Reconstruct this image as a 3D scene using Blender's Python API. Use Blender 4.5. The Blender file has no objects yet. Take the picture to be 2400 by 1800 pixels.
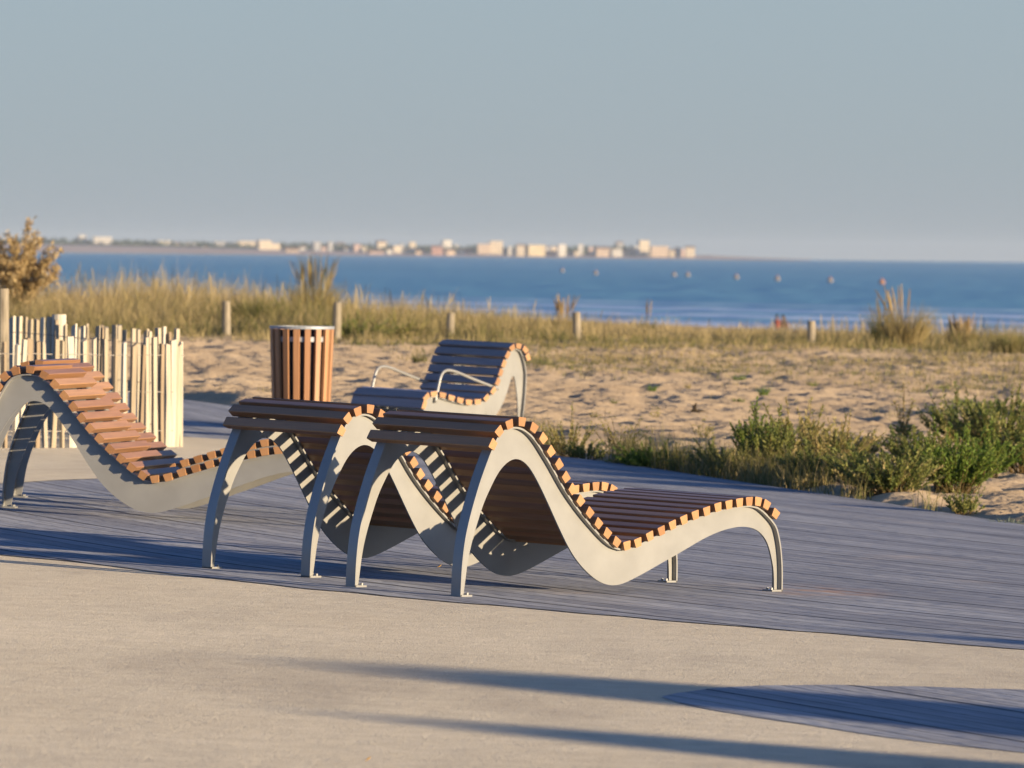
import bpy, math, random
import numpy as np
from mathutils import Matrix, Vector

D = bpy.data
scene = bpy.context.scene
COL = scene.collection
R = math.radians

# ------------------------------------------------------------------ camera
F_PX, HOR, ROLL, EYE = 16194.4, 592.7, 0.0107, 1.5      # focal length in pixels of a 2400 px wide frame
cam_data = D.cameras.new('camera')
cam_data.sensor_width = 36.0
cam_data.lens = F_PX / 2400 * 36
cam_data.clip_start = 0.5
cam_data.clip_end = 20000
cam_data.dof.use_dof = True
cam_data.dof.focus_distance = 30.6
cam_data.dof.aperture_fstop = 10.0
cam = D.objects.new('camera', cam_data)
COL.objects.link(cam)
_fwd = Vector(((900 - HOR) * math.sin(ROLL) / F_PX, 1, -(900 - HOR) * math.cos(ROLL) / F_PX)).normalized()
_rgt = Vector((math.cos(ROLL), 0, math.sin(ROLL)))
_rgt = (_rgt - _fwd * _rgt.dot(_fwd)).normalized()
_up = _rgt.cross(_fwd)
cam.matrix_world = Matrix.Translation((0, 0, EYE)) @ Matrix((_rgt, _up, -_fwd)).transposed().to_4x4()
scene.camera = cam

# ------------------------------------------------------------------ sky, sun, exposure
SUN_EL, SUN_AZ = 5.0, 55.0                 # azimuth measured from -Y (behind the camera) towards +X
sun_dir = Vector((math.sin(R(SUN_AZ)) * math.cos(R(SUN_EL)), -math.cos(R(SUN_AZ)) * math.cos(R(SUN_EL)), math.sin(R(SUN_EL))))
world = D.worlds.new('World')
scene.world = world
world.use_nodes = True
wn = world.node_tree
wn.nodes.clear()
w_out = wn.nodes.new('ShaderNodeOutputWorld')
w_bg = wn.nodes.new('ShaderNodeBackground')
sky = wn.nodes.new('ShaderNodeTexSky')
sky.sky_type = 'NISHITA'
sky.sun_disc = False
sky.sun_elevation = R(SUN_EL)
sky.sun_rotation = R(180 - SUN_AZ)
sky.altitude = 0
sky.air_density = 0.45
sky.dust_density = 1.0
sky.ozone_density = 3.3
w_bg.inputs['Strength'].default_value = 0.142
# layer of thin sea haze low over the whole horizon
w_tc = wn.nodes.new('ShaderNodeTexCoord')
w_sep = wn.nodes.new('ShaderNodeSeparateXYZ')
wn.links.new(w_tc.outputs['Generated'], w_sep.inputs[0])
w_rmp = wn.nodes.new('ShaderNodeValToRGB')
w_map = wn.nodes.new('ShaderNodeMapRange')
w_map.inputs['From Max'].default_value = 0.045
wn.links.new(w_sep.outputs[2], w_map.inputs['Value'])
w_cr = w_rmp.color_ramp
w_cr.elements[0].color = (1.25, 1.36, 1.48, 1)
w_cr.elements[1].color = (1.18, 1.42, 1.50, 1)
w_mid = w_cr.elements.new(0.35)
w_mid.color = (1.20, 1.37, 1.46, 1)
wn.links.new(w_map.outputs[0], w_rmp.inputs[0])
w_fac = wn.nodes.new('ShaderNodeMapRange')
w_fac.interpolation_type = 'SMOOTHSTEP'
w_fac.inputs['From Min'].default_value = 0.04
w_fac.inputs['From Max'].default_value = 0.115
w_fac.inputs['To Min'].default_value = 0.92
w_fac.inputs['To Max'].default_value = 0.0
wn.links.new(w_sep.outputs[2], w_fac.inputs['Value'])
w_mix = wn.nodes.new('ShaderNodeMix')
w_mix.data_type = 'RGBA'
wn.links.new(w_fac.outputs[0], w_mix.inputs[0])
wn.links.new(sky.outputs[0], w_mix.inputs[6])
wn.links.new(w_rmp.outputs[0], w_mix.inputs[7])
wn.links.new(w_mix.outputs[2], w_bg.inputs['Color'])
wn.links.new(w_bg.outputs[0], w_out.inputs['Surface'])
sl = D.lights.new('sun', 'SUN')
sl.energy = 4.4
sl.angle = R(0.5)
sl.color = (1.0, 0.80, 0.54)
sun = D.objects.new('sun', sl)
COL.objects.link(sun)
sun.rotation_euler = sun_dir.to_track_quat('Z', 'Y').to_euler()
sun.location = (20, -10, 30)
scene.view_settings.view_transform = 'Standard'
scene.view_settings.look = 'None'
scene.view_settings.exposure = 1.15
scene.view_settings.gamma = 1.0

# ------------------------------------------------------------------ helpers
rng = np.random.RandomState(7)
random.seed(7)


def tag(o, label=None, cat=None, group=None, kind=None):
    if label: o['label'] = label
    if cat: o['category'] = cat
    if group: o['group'] = group
    if kind: o['kind'] = kind
    return o


def empty(name, loc=(0, 0, 0), rz=0.0):
    o = D.objects.new(name, None)
    o.empty_display_size = 0.1
    o.location = loc
    o.rotation_euler = (0, 0, rz)
    COL.objects.link(o)
    return o


def link(name, me, mat, parent=None, smooth=False):
    if mat is not None:
        for m in (mat if isinstance(mat, (list, tuple)) else [mat]):
            me.materials.append(m)
    if smooth:
        me.polygons.foreach_set('use_smooth', [True] * len(me.polygons))
    o = D.objects.new(name, me)
    COL.objects.link(o)
    if parent is not None:
        o.parent = parent
    return o


class MB:
    """collects shapes and links them as one mesh object"""

    def __init__(self):
        self.v, self.f, self.t = [], [], []

    def add(self, vs, fs, tone=None):
        b = len(self.v)
        t = random.random() if tone is None else tone
        self.v += [tuple(p) for p in vs]
        self.t += [t] * len(vs)
        self.f += [tuple(i + b for i in f) for f in fs]

    def prism(self, ring0, ring1, tone=None, caps=True):
        n = len(ring0)
        fs = [(i, (i + 1) % n, n + (i + 1) % n, n + i) for i in range(n)]
        if caps:
            fs += [tuple(range(n - 1, -1, -1)), tuple(range(n, 2 * n))]
        self.add(list(ring0) + list(ring1), fs, tone)

    def box(self, x0, x1, y0, y1, z0, z1, tone=None):
        a = [(x0, y0, z0), (x1, y0, z0), (x1, y1, z0), (x0, y1, z0)]
        self.prism(a, [(x, y, z1) for x, y, _ in a], tone)

    def tube(self, pts, rad, n=8, tone=None, caps=True):
        pts = [Vector(p) for p in pts]
        rr = rad if isinstance(rad, (list, tuple)) else [rad] * len(pts)
        vs = []
        ref = None
        for i, p in enumerate(pts):
            t = (pts[min(i + 1, len(pts) - 1)] - pts[max(i - 1, 0)]).normalized()
            if ref is None:
                ref = Vector((1, 0, 0)) if abs(t.x) < 0.8 else Vector((0, 1, 0))
            s = (ref - t * ref.dot(t)).normalized()
            ref = s
            q = t.cross(s)
            for k in range(n):
                a = 2 * math.pi * k / n
                vs.append(p + (s * math.cos(a) + q * math.sin(a)) * rr[i])
        fs = []
        for i in range(len(pts) - 1):
            for k in range(n):
                fs.append((i * n + k, i * n + (k + 1) % n, (i + 1) * n + (k + 1) % n, (i + 1) * n + k))
        if caps:
            fs += [tuple(range(n - 1, -1, -1)), tuple(range((len(pts) - 1) * n, len(pts) * n))]
        self.add(vs, fs, tone)

    def mesh(self, name):
        me = D.meshes.new(name)
        me.from_pydata(self.v, [], self.f)
        a = me.attributes.new('tone', 'FLOAT', 'POINT')
        a.data.foreach_set('value', self.t)
        me.update()
        return me

    def build(self, name, mat, parent=None, smooth=False):
        return link(name, self.mesh(name), mat, parent, smooth)


def np_mesh(name, verts, quads=None, tris=None, tone=None):
    me = D.meshes.new(name)
    verts = np.asarray(verts, np.float32)
    quads = np.zeros((0, 4), np.int32) if quads is None else np.asarray(quads, np.int32)
    tris = np.zeros((0, 3), np.int32) if tris is None else np.asarray(tris, np.int32)
    me.vertices.add(len(verts))
    me.vertices.foreach_set('co', verts.ravel())
    nl = len(quads) * 4 + len(tris) * 3
    me.loops.add(nl)
    me.loops.foreach_set('vertex_index', np.concatenate([quads.ravel(), tris.ravel()]))
    me.polygons.add(len(quads) + len(tris))
    st = np.concatenate([np.arange(len(quads)) * 4, len(quads) * 4 + np.arange(len(tris)) * 3])
    me.polygons.foreach_set('loop_start', st.astype(np.int32))
    if tone is not None:
        a = me.attributes.new('tone', 'FLOAT', 'POINT')
        a.data.foreach_set('value', np.asarray(tone, np.float32))
    me.update(calc_edges=True)
    me.validate()
    return me


def lattice_noise(x, y, scale, seed):
    """smooth value noise in 0..1"""
    r = np.random.RandomState(seed)
    T = r.rand(256, 256)
    u, v = x * scale, y * scale
    i, j = np.floor(u).astype(int), np.floor(v).astype(int)
    fu, fv = u - i, v - j
    fu, fv = fu * fu * (3 - 2 * fu), fv * fv * (3 - 2 * fv)
    g = lambda a, b: T[a % 256, b % 256]
    return (g(i, j) * (1 - fu) + g(i + 1, j) * fu) * (1 - fv) + (g(i, j + 1) * (1 - fu) + g(i + 1, j + 1) * fu) * fv


def sstep(a, b, x):
    t = np.clip((x - a) / (b - a), 0, 1)
    return t * t * (3 - 2 * t)


# ------------------------------------------------------------------ the ground's shape
SX, SY = -0.0273, 0.0042


def plane(x, y):
    return SX * x + SY * (y - 30)


FAR_X = [-40, -20, -14, -8, -4, -2.85, -2.32, -1.0, .31, .7, 1.1, 1.52, 1.91, 2.29, 2.62, 2.96, 4, 6, 9, 14, 24]
FAR_Y = [96, 86, 79, 72, 63, 59.57, 57.97, 53.2, 48.61, 47.7, 46.29, 44.8, 43.49, 42.2, 40.95, 39.74, 36.5, 31, 24, 13, -5]
NEAR_X = [-20, -8, -4, -2.35, -2.03, -1.69, -1.55, -1.23, -.92, -.28, .02, .69, 1.43, 2.06, 4, 8, 20]
NEAR_Y = [44, 36.2, 33.4, 32.0, 31.7, 31.2, 30.95, 30.58, 30.16, 29.56, 29.29, 28.68, 28.13, 27.62, 26.1, 23, 12]
MID_Y = [0, 30, 55, 72, 86, 92, 104, 112, 125, 160, 300, 400, 425, 480, 900]
MID_Z = [-.126, 0, .105, .24, .36, .35, .24, .15, -.6, -1.9, -2.25, -2.40, -2.52, -3.1, -8]
TLT_Y = [0, 55, 86, 100, 112, 130, 900]
TLT_V = [-.0273, -.0273, -.013, -.030, -.03, -.01, 0]


def base_h(x, y):
    x = np.asarray(x, float)
    y = np.asarray(y, float)
    xc = np.clip(x, -14, 14)
    yy = y + 1.7 * np.clip(x, -40, 40) * sstep(150, 330, y)
    return np.interp(yy, MID_Y, MID_Z) + np.interp(y, TLT_Y, TLT_V) * xc


def sand_mask(x, y):
    return sstep(0.0, 1.6, np.asarray(y, float) - np.interp(x, FAR_X, FAR_Y))


def terrain(x, y):
    x = np.asarray(x, float)
    y = np.asarray(y, float)
    m = sand_mask(x, y)
    near = 1 - sstep(95, 140, y)
    n = (lattice_noise(x, y, 0.35, 1) - .5) * .07 + (lattice_noise(x, y * .8, 1.1, 2) - .5) * .025
    p1 = lattice_noise(x + 3.3, y * .8, 2.6, 3)
    p2 = lattice_noise(x + 9.1, y * .7, 5.5, 4)
    p3 = lattice_noise(x + 1.7, y * .7, 11.0, 5)
    n += -.016 * sstep(.50, .85, p1) + .012 * sstep(.6, .9, 1 - p1) + (p2 - .5) * .036 + (p3 - .5) * .030
    return base_h(x, y) + m * near * (n + .03) - .03 * (1 - m)


def ray(px, py):
    a, b = px - 1200, py - HOR
    return np.array([(a * math.cos(ROLL) + b * math.sin(ROLL)) / F_PX, 1.0,
                     -(-a * math.sin(ROLL) + b * math.cos(ROLL)) / F_PX])


def at(px, py, Y):
    """the point at distance Y seen at photograph pixel px, py"""
    r = ray(px, py)
    return Vector((r[0] * Y, Y, EYE + r[2] * Y))


def on_ground(px, py):
    """where the ground is seen at photograph pixel px, py"""
    r = ray(px, py)
    for Y in np.arange(18, 130, .05):
        if EYE + r[2] * Y <= base_h(r[0] * Y, Y):
            break
    return Vector((r[0] * Y, Y, float(terrain(r[0] * Y, Y))))


# ------------------------------------------------------------------ materials
class NT:
    def __init__(self, name):
        self.m = D.materials.new(name)
        self.m.use_nodes = True
        self.t = self.m.node_tree
        self.bsdf = self.t.nodes['Principled BSDF']
        self.out = self.t.nodes['Material Output']

    def n(self, typ, **kw):
        nd = self.t.nodes.new('ShaderNode' + typ)
        for k, v in kw.items():
            if k.startswith('i_'):
                nd.inputs[k[2:].replace('_', ' ')].default_value = v
            else:
                setattr(nd, k, v)
        return nd

    def l(self, a, b):
        self.t.links.new(a, b)

    def math(self, op, a, b=None, clamp=False):
        nd = self.t.nodes.new('ShaderNodeMath')
        nd.operation = op
        nd.use_clamp = clamp
        for i, s in enumerate((a, b)):
            if s is None: continue
            if isinstance(s, (int, float)): nd.inputs[i].default_value = s
            else: self.l(s, nd.inputs[i])
        return nd.outputs[0]

    def coords(self, kind='Object', scale=(1, 1, 1), rot=(0, 0, 0)):
        tc = self.n('TexCoord')
        mp = self.n('Mapping')
        mp.inputs['Scale'].default_value = scale
        mp.inputs['Rotation'].default_value = rot
        self.l(tc.outputs[kind], mp.inputs['Vector'])
        return mp.outputs[0]

    def noise(self, vec, scale, detail=3, rough=.55):
        nd = self.n('TexNoise')
        nd.inputs['Scale'].default_value = scale
        nd.inputs['Detail'].default_value = detail
        nd.inputs['Roughness'].default_value = rough
        if vec is not None: self.l(vec, nd.inputs['Vector'])
        return nd

    def ramp(self, fac, stops):
        nd = self.n('ValToRGB')
        cr = nd.color_ramp
        while len(cr.elements) < len(stops): cr.elements.new(0.5)
        for e, (p, c) in zip(cr.elements, stops):
            e.position = p
            e.color = (*c, 1)
        self.l(fac, nd.inputs[0])
        return nd.outputs[0]

    def mix(self, fac, a, b, mode='MIX'):
        nd = self.n('Mix', data_type='RGBA', blend_type=mode)
        for s, i in ((fac, 0), (a, 6), (b, 7)):
            if isinstance(s, (int, float)): nd.inputs[i].default_value = s
            elif isinstance(s, tuple): nd.inputs[i].default_value = (*s, 1)
            else: self.l(s, nd.inputs[i])
        return nd.outputs[2]

    def grain_normal(self, noise_color, amount):
        """coarse grain: facets of the surface lean every way"""
        geo = self.n('NewGeometry')
        sub = self.n('VectorMath', operation='SUBTRACT')
        self.l(noise_color, sub.inputs[0])
        sub.inputs[1].default_value = (.5, .5, .5)
        mul = self.n('VectorMath', operation='MULTIPLY')
        self.l(sub.outputs[0], mul.inputs[0])
        mul.inputs[1].default_value = (amount, amount, amount * .2)
        add = self.n('VectorMath', operation='ADD')
        self.l(geo.outputs['Normal'], add.inputs[0])
        self.l(mul.outputs[0], add.inputs[1])
        nrm = self.n('VectorMath', operation='NORMALIZE')
        self.l(add.outputs[0], nrm.inputs[0])
        return nrm.outputs[0]

    def set(self, **kw):
        for k, v in kw.items():
            i = self.bsdf.inputs[k.replace('_', ' ')]
            if isinstance(v, (int, float)): i.default_value = v
            elif isinstance(v, tuple): i.default_value = (*v, 1)
            else: self.l(v, i)
        return self.m


def simple(name, col, rough=.6, spec=.3, var=.25, scale=6.0, metal=0.0, stretch=(1, 1, 1)):
    t = NT(name)
    nz = t.noise(t.coords('Object', stretch), scale, 5)
    lo = tuple(c * (1 - var) for c in col)
    hi = tuple(min(1, c * (1 + var)) for c in col)
    c = t.ramp(nz.outputs['Fac'], [(.3, lo), (.7, hi)])
    return t.set(Base_Color=c, Roughness=rough, Specular_IOR_Level=spec, Metallic=metal)


def toned(name, stops, rough=.7, spec=.2, trans=0.0, grain=None, ends=None):
    """colour picked by each piece's own random tone"""
    t = NT(name)
    at_ = t.n('Attribute', attribute_name='tone')
    c = t.ramp(at_.outputs['Fac'], stops)
    if grain:
        nz = t.noise(t.coords('Object', grain[0]), grain[1], 5, .6)
        c = t.mix(1.0, c, t.ramp(nz.outputs['Fac'], [(.25, (grain[2],) * 3), (.75, (1, 1, 1))]), 'MULTIPLY')
    if ends:                                             # sawn end grain, paler than the oiled faces
        tc = t.n('TexCoord')
        sp_ = t.n('SeparateXYZ')
        t.l(tc.outputs['Normal'], sp_.inputs[0])
        e_ = t.math('GREATER_THAN', t.math('ABSOLUTE', sp_.outputs[1]), .8)
        en = t.noise(t.coords('Object', (40, 40, 40)), 1.0, 4, .7)
        sawn = t.mix(1.0, ends, t.ramp(en.outputs['Fac'], [(.2, (.75, .75, .75)), (.8, (1, 1, 1))]), 'MULTIPLY')
        sawn = t.mix(1.0, sawn, t.ramp(at_.outputs['Fac'], [(0, (.70, .66, .60)), (.6, (1, 1, 1)), (1, (1.0, 1.0, .95))]), 'MULTIPLY')
        c = t.mix(e_, c, sawn)
    m = t.set(Base_Color=c, Roughness=rough, Specular_IOR_Level=spec)
    if trans > 0:
        tr = t.n('BsdfTranslucent')
        t.l(c, tr.inputs['Color'])
        mx = t.n('MixShader')
        mx.inputs[0].default_value = trans
        t.l(t.bsdf.outputs[0], mx.inputs[1])
        t.l(tr.outputs[0], mx.inputs[2])
        t.l(mx.outputs[0], t.out.inputs['Surface'])
    return m


def make_pavement():
    t = NT('pavement_resin_gravel')
    v = t.coords('Object')
    big = t.noise(v, .35, 4)
    fine = t.noise(v, 140, 2, .7)
    mid = t.noise(v, 7, 4)
    c = t.ramp(big.outputs['Fac'], [(.3, (.455, .398, .308)), (.7, (.52, .457, .355))])
    sc_ = t.noise(t.coords('Object', (.9, .28, 1), (0, 0, .5)), 1.0, 5, .6)
    c = t.mix(.8, c, t.ramp(sc_.outputs['Fac'], [(.34, (.80, .80, .82)), (.50, (1, 1, 1)), (.70, (1.0, .985, .965))]), 'MULTIPLY')
    c = t.mix(.55, c, t.ramp(mid.outputs['Fac'], [(.3, (.75, .75, .76)), (.7, (1, 1, 1))]), 'MULTIPLY')
    c = t.mix(.35, c, t.ramp(fine.outputs['Fac'], [(.3, (.55, .55, .57)), (.55, (1, 1, 1)), (.72, (1.0, .93, .85))]), 'MULTIPLY')
    g = t.noise(v, 230, 2, .7)
    nrm = t.grain_normal(g.outputs['Color'], 2.2)
    return t.set(Base_Color=c, Roughness=1.0, Specular_IOR_Level=.05, Diffuse_Roughness=1.0, Normal=nrm)


def make_sand():
    t = NT('dune_sand')
    v = t.coords('Object')
    big = t.noise(v, .5, 5)
    fine = t.noise(v, 40, 3, .7)
    c = t.ramp(big.outputs['Fac'], [(.3, (.315, .232, .148)), (.7, (.42, .318, .208))])
    c = t.mix(.5, c, t.ramp(fine.outputs['Fac'], [(.3, (.6, .6, .6)), (.6, (1, 1, 1))]), 'MULTIPLY')
    # darker damp sand of the beach far beyond the dune
    sep = t.n('SeparateXYZ')
    tc = t.n('TexCoord')
    t.l(tc.outputs['Object'], sep.inputs[0])
    wet = t.math('MULTIPLY', t.math('SUBTRACT', sep.outputs[1], 130.0), 1 / 60, True)
    c = t.mix(wet, c, (.20, .16, .135))
    g = t.noise(v, 30, 3, .7)
    nrm = t.grain_normal(g.outputs['Color'], 1.6)
    return t.set(Base_Color=c, Roughness=1.0, Specular_IOR_Level=.05, Diffuse_Roughness=1.0, Normal=nrm)


def make_deck(ang, fan=0.0):
    t = NT('weathered_deck_boards')
    tc0 = t.n('TexCoord')
    s0 = t.n('SeparateXYZ')
    t.l(tc0.outputs['Object'], s0.inputs[0])
    # the boards fan out slightly from one end of the deck to the other
    across = t.math('ADD', t.math('ADD', t.math('MULTIPLY', s0.outputs[0], math.sin(R(ang))), t.math('MULTIPLY', s0.outputs[1], math.cos(R(ang)))),
                    t.math('MULTIPLY', t.math('MULTIPLY', s0.outputs[0], t.math('SUBTRACT', s0.outputs[1], 33.0)), fan))
    along = t.math('SUBTRACT', t.math('MULTIPLY', s0.outputs[0], math.cos(R(ang))), t.math('MULTIPLY', s0.outputs[1], math.sin(R(ang))))
    cmb = t.n('CombineXYZ')
    t.l(along, cmb.inputs[0])
    t.l(across, cmb.inputs[1])

    def warped(sx_, sy_):
        mp_ = t.n('Mapping')
        mp_.inputs['Scale'].default_value = (sx_, sy_, 1)
        t.l(cmb.outputs[0], mp_.inputs['Vector'])
        return mp_.outputs[0]

    b = t.math('MULTIPLY', across, 1 / .142)
    idx = t.math('FLOOR', b)
    frac = t.math('FRACT', b)
    wn_ = t.n('TexWhiteNoise', noise_dimensions='1D')
    t.l(idx, wn_.inputs['W'])
    v2 = warped(.9, 26)
    gr = t.noise(v2, 1.6, 5, .65)
    v3 = warped(.5, 2.6)
    blot = t.noise(v3, 1.0, 4)
    c = t.ramp(gr.outputs['Fac'], [(.28, (.120, .128, .150)), (.5, (.235, .247, .280)), (.75, (.355, .368, .40))])
    c = t.mix(.75, c, t.ramp(wn_.outputs['Value'], [(0, (.62, .62, .66)), (1, (1, .98, .95))]), 'MULTIPLY')
    c = t.mix(.6, c, t.ramp(blot.outputs['Fac'], [(.35, (.62, .60, .60)), (.65, (1, 1, 1))]), 'MULTIPLY')
    # a little blown sand lying on the boards
    sv = t.coords('Object')
    sn = t.noise(sv, .8, 6, .65)
    c = t.mix(t.ramp(sn.outputs['Fac'], [(.60, (0, 0, 0)), (.78, (.55, .55, .55))]), c, (.46, .36, .26))
    gap = t.math('LESS_THAN', frac, .06)
    c = t.mix(gap, c, (.018, .016, .015))
    # wider joint where one panel of boards meets the next
    pf = t.math('FRACT', t.math('MULTIPLY', b, .2))
    c = t.mix(t.math('LESS_THAN', pf, .040), c, (.014, .013, .013))
    # rusty patch of spilt sand right of the loungers
    tc = t.n('TexCoord')
    mp = t.n('Mapping')
    mp.inputs['Location'].default_value = (-1.42 * 2.6, -31.5 * 1.5, 0)
    mp.inputs['Scale'].default_value = (2.6, 1.5, 1)
    t.l(tc.outputs['Object'], mp.inputs['Vector'])
    ln = t.n('VectorMath', operation='LENGTH')
    t.l(mp.outputs[0], ln.inputs[0])
    pn = t.noise(sv, 5, 5, .7)
    pm = t.math('MULTIPLY', t.math('SUBTRACT', 1.0, ln.outputs['Value'], True), t.math('MULTIPLY', t.math('SUBTRACT', pn.outputs['Fac'], .42, True), 5.0, True))
    c = t.mix(t.math('MULTIPLY', pm, .75), c, (.30, .165, .085))
    g = t.noise(warped(8, 60), 1.0, 3, .7)
    nrm = t.grain_normal(g.outputs['Color'], .85)
    return t.set(Base_Color=c, Roughness=.75, Specular_IOR_Level=.25, Diffuse_Roughness=.6, Normal=nrm)


def make_sea():
    t = NT('sea_water')
    tc = t.n('TexCoord')
    sep = t.n('SeparateXYZ')
    t.l(tc.outputs['Object'], sep.inputs[0])
    # distance out from the slanting waterline
    xcl = t.math('MINIMUM', t.math('MAXIMUM', sep.outputs[0], -40.0), 40.0)
    off = t.math('ADD', t.math('MULTIPLY', xcl, 1.7), t.math('SUBTRACT', sep.outputs[1], 421.0))
    v = t.coords('Object', (.015, .004, 1))
    nz = t.noise(v, 1.0, 6, .6)
    c = t.ramp(nz.outputs['Fac'], [(.3, (.19, .425, .475)), (.7, (.235, .48, .53))])
    sv = t.coords('Object', (.05, .05, 1))
    fz = t.noise(sv, 1.0, 4, .6)
    w = t.math('ADD', off, t.math('MULTIPLY', fz.outputs['Fac'], 26.0))
    near = t.math('SUBTRACT', 1.0, t.math('MULTIPLY', w, 1 / 230), True)
    wave = t.math('SINE', t.math('MULTIPLY', w, .11))
    foam = t.math('MULTIPLY', near, t.math('MULTIPLY', t.math('SUBTRACT', wave, -.6, True), 2.2), True)
    fo2 = t.noise(t.coords('Object', (.25, .12, 1)), 1.0, 3)
    foam = t.math('MULTIPLY', foam, t.ramp(fo2.outputs['Fac'], [(.25, (.35, .35, .35)), (.7, (1, 1, 1))]), True)
    c = t.mix(foam, c, (.90, .92, .94))
    g = t.noise(t.coords('Object', (.30, .12, 1)), 1.0, 3)
    nrm = t.grain_normal(g.outputs['Color'], .5)
    return t.set(Base_Color=c, Roughness=.55, Specular_IOR_Level=.22, Normal=nrm)


M = {}
M['pave'] = make_pavement()
M['sand'] = make_sand()
M['deck'] = make_deck(60, .04)
M['deck_patch'] = make_deck(64)
M['sea'] = make_sea()
M['paint'] = simple('grey_powder_coated_steel', (.25, .242, .218), .32, .75, .09, 7)
M['wood'] = toned('brown_hardwood_slats', [(0, (.32, .155, .068)), (.5, (.39, .198, .088)), (1, (.47, .25, .112))], .42, .45, grain=((70, 2.5, 70), 1.0, .66), ends=(.46, .235, .10))
M['binwood'] = toned('brown_hardwood_staves', [(0, (.36, .175, .08)), (1, (.50, .26, .125))], .5, .3, grain=((60, 60, 2.0), 1.0, .65))
M['steel'] = simple('galvanised_steel', (.30, .31, .32), .6, .4, .12, 20, .35)
M['greywood'] = toned('greyed_hardwood_slats', [(0, (.30, .245, .225)), (.5, (.36, .295, .275)), (1, (.42, .35, .33))], .4, .5, grain=((70, 2.5, 70), 1.0, .66), ends=(.46, .25, .115))
M['dark'] = simple('dark_liner', (.035, .035, .038), .6, .3, .2, 5)
M['picket'] = toned('split_chestnut', [(0, (.32, .23, .14)), (.3, (.45, .365, .245)), (.65, (.56, .475, .34)), (1, (.68, .61, .48))], .75, .15, grain=((50, 50, 3), 1.0, .55))
M['greypost'] = simple('weathered_post', (.26, .215, .15), .85, .1, .35, 9, 0, (6, 6, .6))
M['wire'] = simple('fence_wire', (.16, .14, .12), .5, .4, .2, 5, .5)
M['grass'] = toned('dune_grass_blades', [(0, (.080, .096, .024)), (.35, (.155, .145, .044)), (.65, (.275, .215, .085)), (1, (.43, .325, .155))], .6, .15, .25)
M['green'] = toned('herb_leaves', [(0, (.115, .145, .038)), (.5, (.225, .24, .062)), (.85, (.33, .30, .092)), (1, (.46, .36, .16))], .6, .15, .40)
M['fresh'] = toned('fresh_leaves', [(0, (.10, .155, .026)), (.6, (.19, .26, .042)), (1, (.24, .27, .06))], .6, .15, .42)
M['olive'] = toned('olive_leaves', [(0, (.17, .17, .048)), (.5, (.30, .27, .078)), (1, (.50, .38, .17))], .65, .12, .40)
M['silver'] = toned('silvery_leaves', [(0, (.10, .125, .085)), (1, (.22, .25, .20))], .7, .15, .15)
M['plume'] = toned('tawny_plumes', [(0, (.27, .175, .075)), (.5, (.40, .285, .13)), (1, (.54, .41, .22))], .8, .05, .2)
M['stem'] = toned('plant_stems', [(0, (.07, .06, .02)), (1, (.16, .10, .04))], .8, .1)
M['yellow'] = toned('yellow_petals', [(0, (.42, .36, .02)), (1, (.55, .48, .05))], .6, .1, .2)
M['deadwood'] = simple('dead_driftwood', (.05, .036, .022), .9, .1, .3, 20)
M['stone'] = simple('pale_stone', (.40, .33, .25), .85, .1, .3, 18)
M['leaf'] = simple('dry_leaf', (.40, .24, .08), .8, .1, .3, 30)
M['skin'] = simple('skin', (.34, .19, .12), .6, .3, .1, 10)
M['redcloth'] = simple('red_cloth', (.25, .05, .045), .85, .1, .2, 10)
M['darkcloth'] = simple('dark_cloth', (.022, .024, .03), .85, .1, .2, 10)
M['hair'] = simple('dark_hair', (.018, .013, .010), .7, .2, .3, 30)
M['buoy'] = simple('buoy_shell', (.20, .18, .175), .5, .3, .08, 4)
M['buoyred'] = simple('buoy_band', (.36, .12, .06), .5, .3, .08, 4)
M['buoyor'] = simple('orange_buoy_shell', (.30, .15, .09), .5, .3, .08, 4)
M['roof'] = simple('clay_roof', (.17, .095, .07), .8, .1, .2, .2)
M['flatroof'] = simple('flat_roof', (.27, .25, .23), .8, .1, .15, .2)
M['shorewood'] = toned('far_pines', [(0, (.028, .045, .030)), (.5, (.042, .060, .038)), (1, (.070, .080, .048))], .9, .05)
M['farbeach'] = simple('far_beach_sand', (.62, .45, .33), .95, .05, .12, .02)
M['farland'] = simple('far_headland', (.14, .14, .11), .95, .05, .2, .01)

# ------------------------------------------------------------------ ground sheets
xs = np.concatenate([[-2500, -1200, -600, -300, -150, -80, -50, -35], np.arange(-26, -8.5, .5), np.arange(-8.5, 8.5, .045), np.arange(8.5, 26, .5), [35, 50, 80, 150, 300, 600, 1200, 2500]])
ys = np.concatenate([[-60, -30, -10, 5], np.arange(12, 38, .5), np.arange(38, 90, .075), np.arange(90, 135, .4), np.arange(135, 330, 6.), np.arange(330, 480, 4.), [500, 560]])
X, Y = np.meshgrid(xs, ys)
Z = terrain(X, Y)
nx, ny = len(xs), len(ys)
idx = np.arange(nx * ny).reshape(ny, nx)
quads = np.stack([idx[:-1, :-1], idx[:-1, 1:], idx[1:, 1:], idx[1:, :-1]], -1).reshape(-1, 4)
sand = link('sand', np_mesh('sand', np.stack([X.ravel(), Y.ravel(), Z.ravel()], 1), quads), M['sand'], smooth=True)
tag(sand, kind='structure')


def sheet(name, edge_a, edge_b, mat, dz):
    """flat paving between two edge lines, laid on the sloping plane"""
    m = len(edge_a)
    vs = [(x, y, plane(x, y) + dz) for x, y in edge_a] + [(x, y, plane(x, y) + dz) for x, y in edge_b]
    fs = [(i, i + 1, m + i + 1, m + i) for i in range(m - 1)]
    me = D.meshes.new(name)
    me.from_pydata(vs, [], fs)
    o = link(name, me, mat)
    return tag(o, kind='structure')


ex = np.arange(-14, 14.01, .05)


def wob(x, amp, seed):
    return amp * (lattice_noise(x, x * 0 + .5, 6, seed) - .5 + .6 * (lattice_noise(x, x * 0 + .5, 1.3, seed + 1) - .5))


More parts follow.
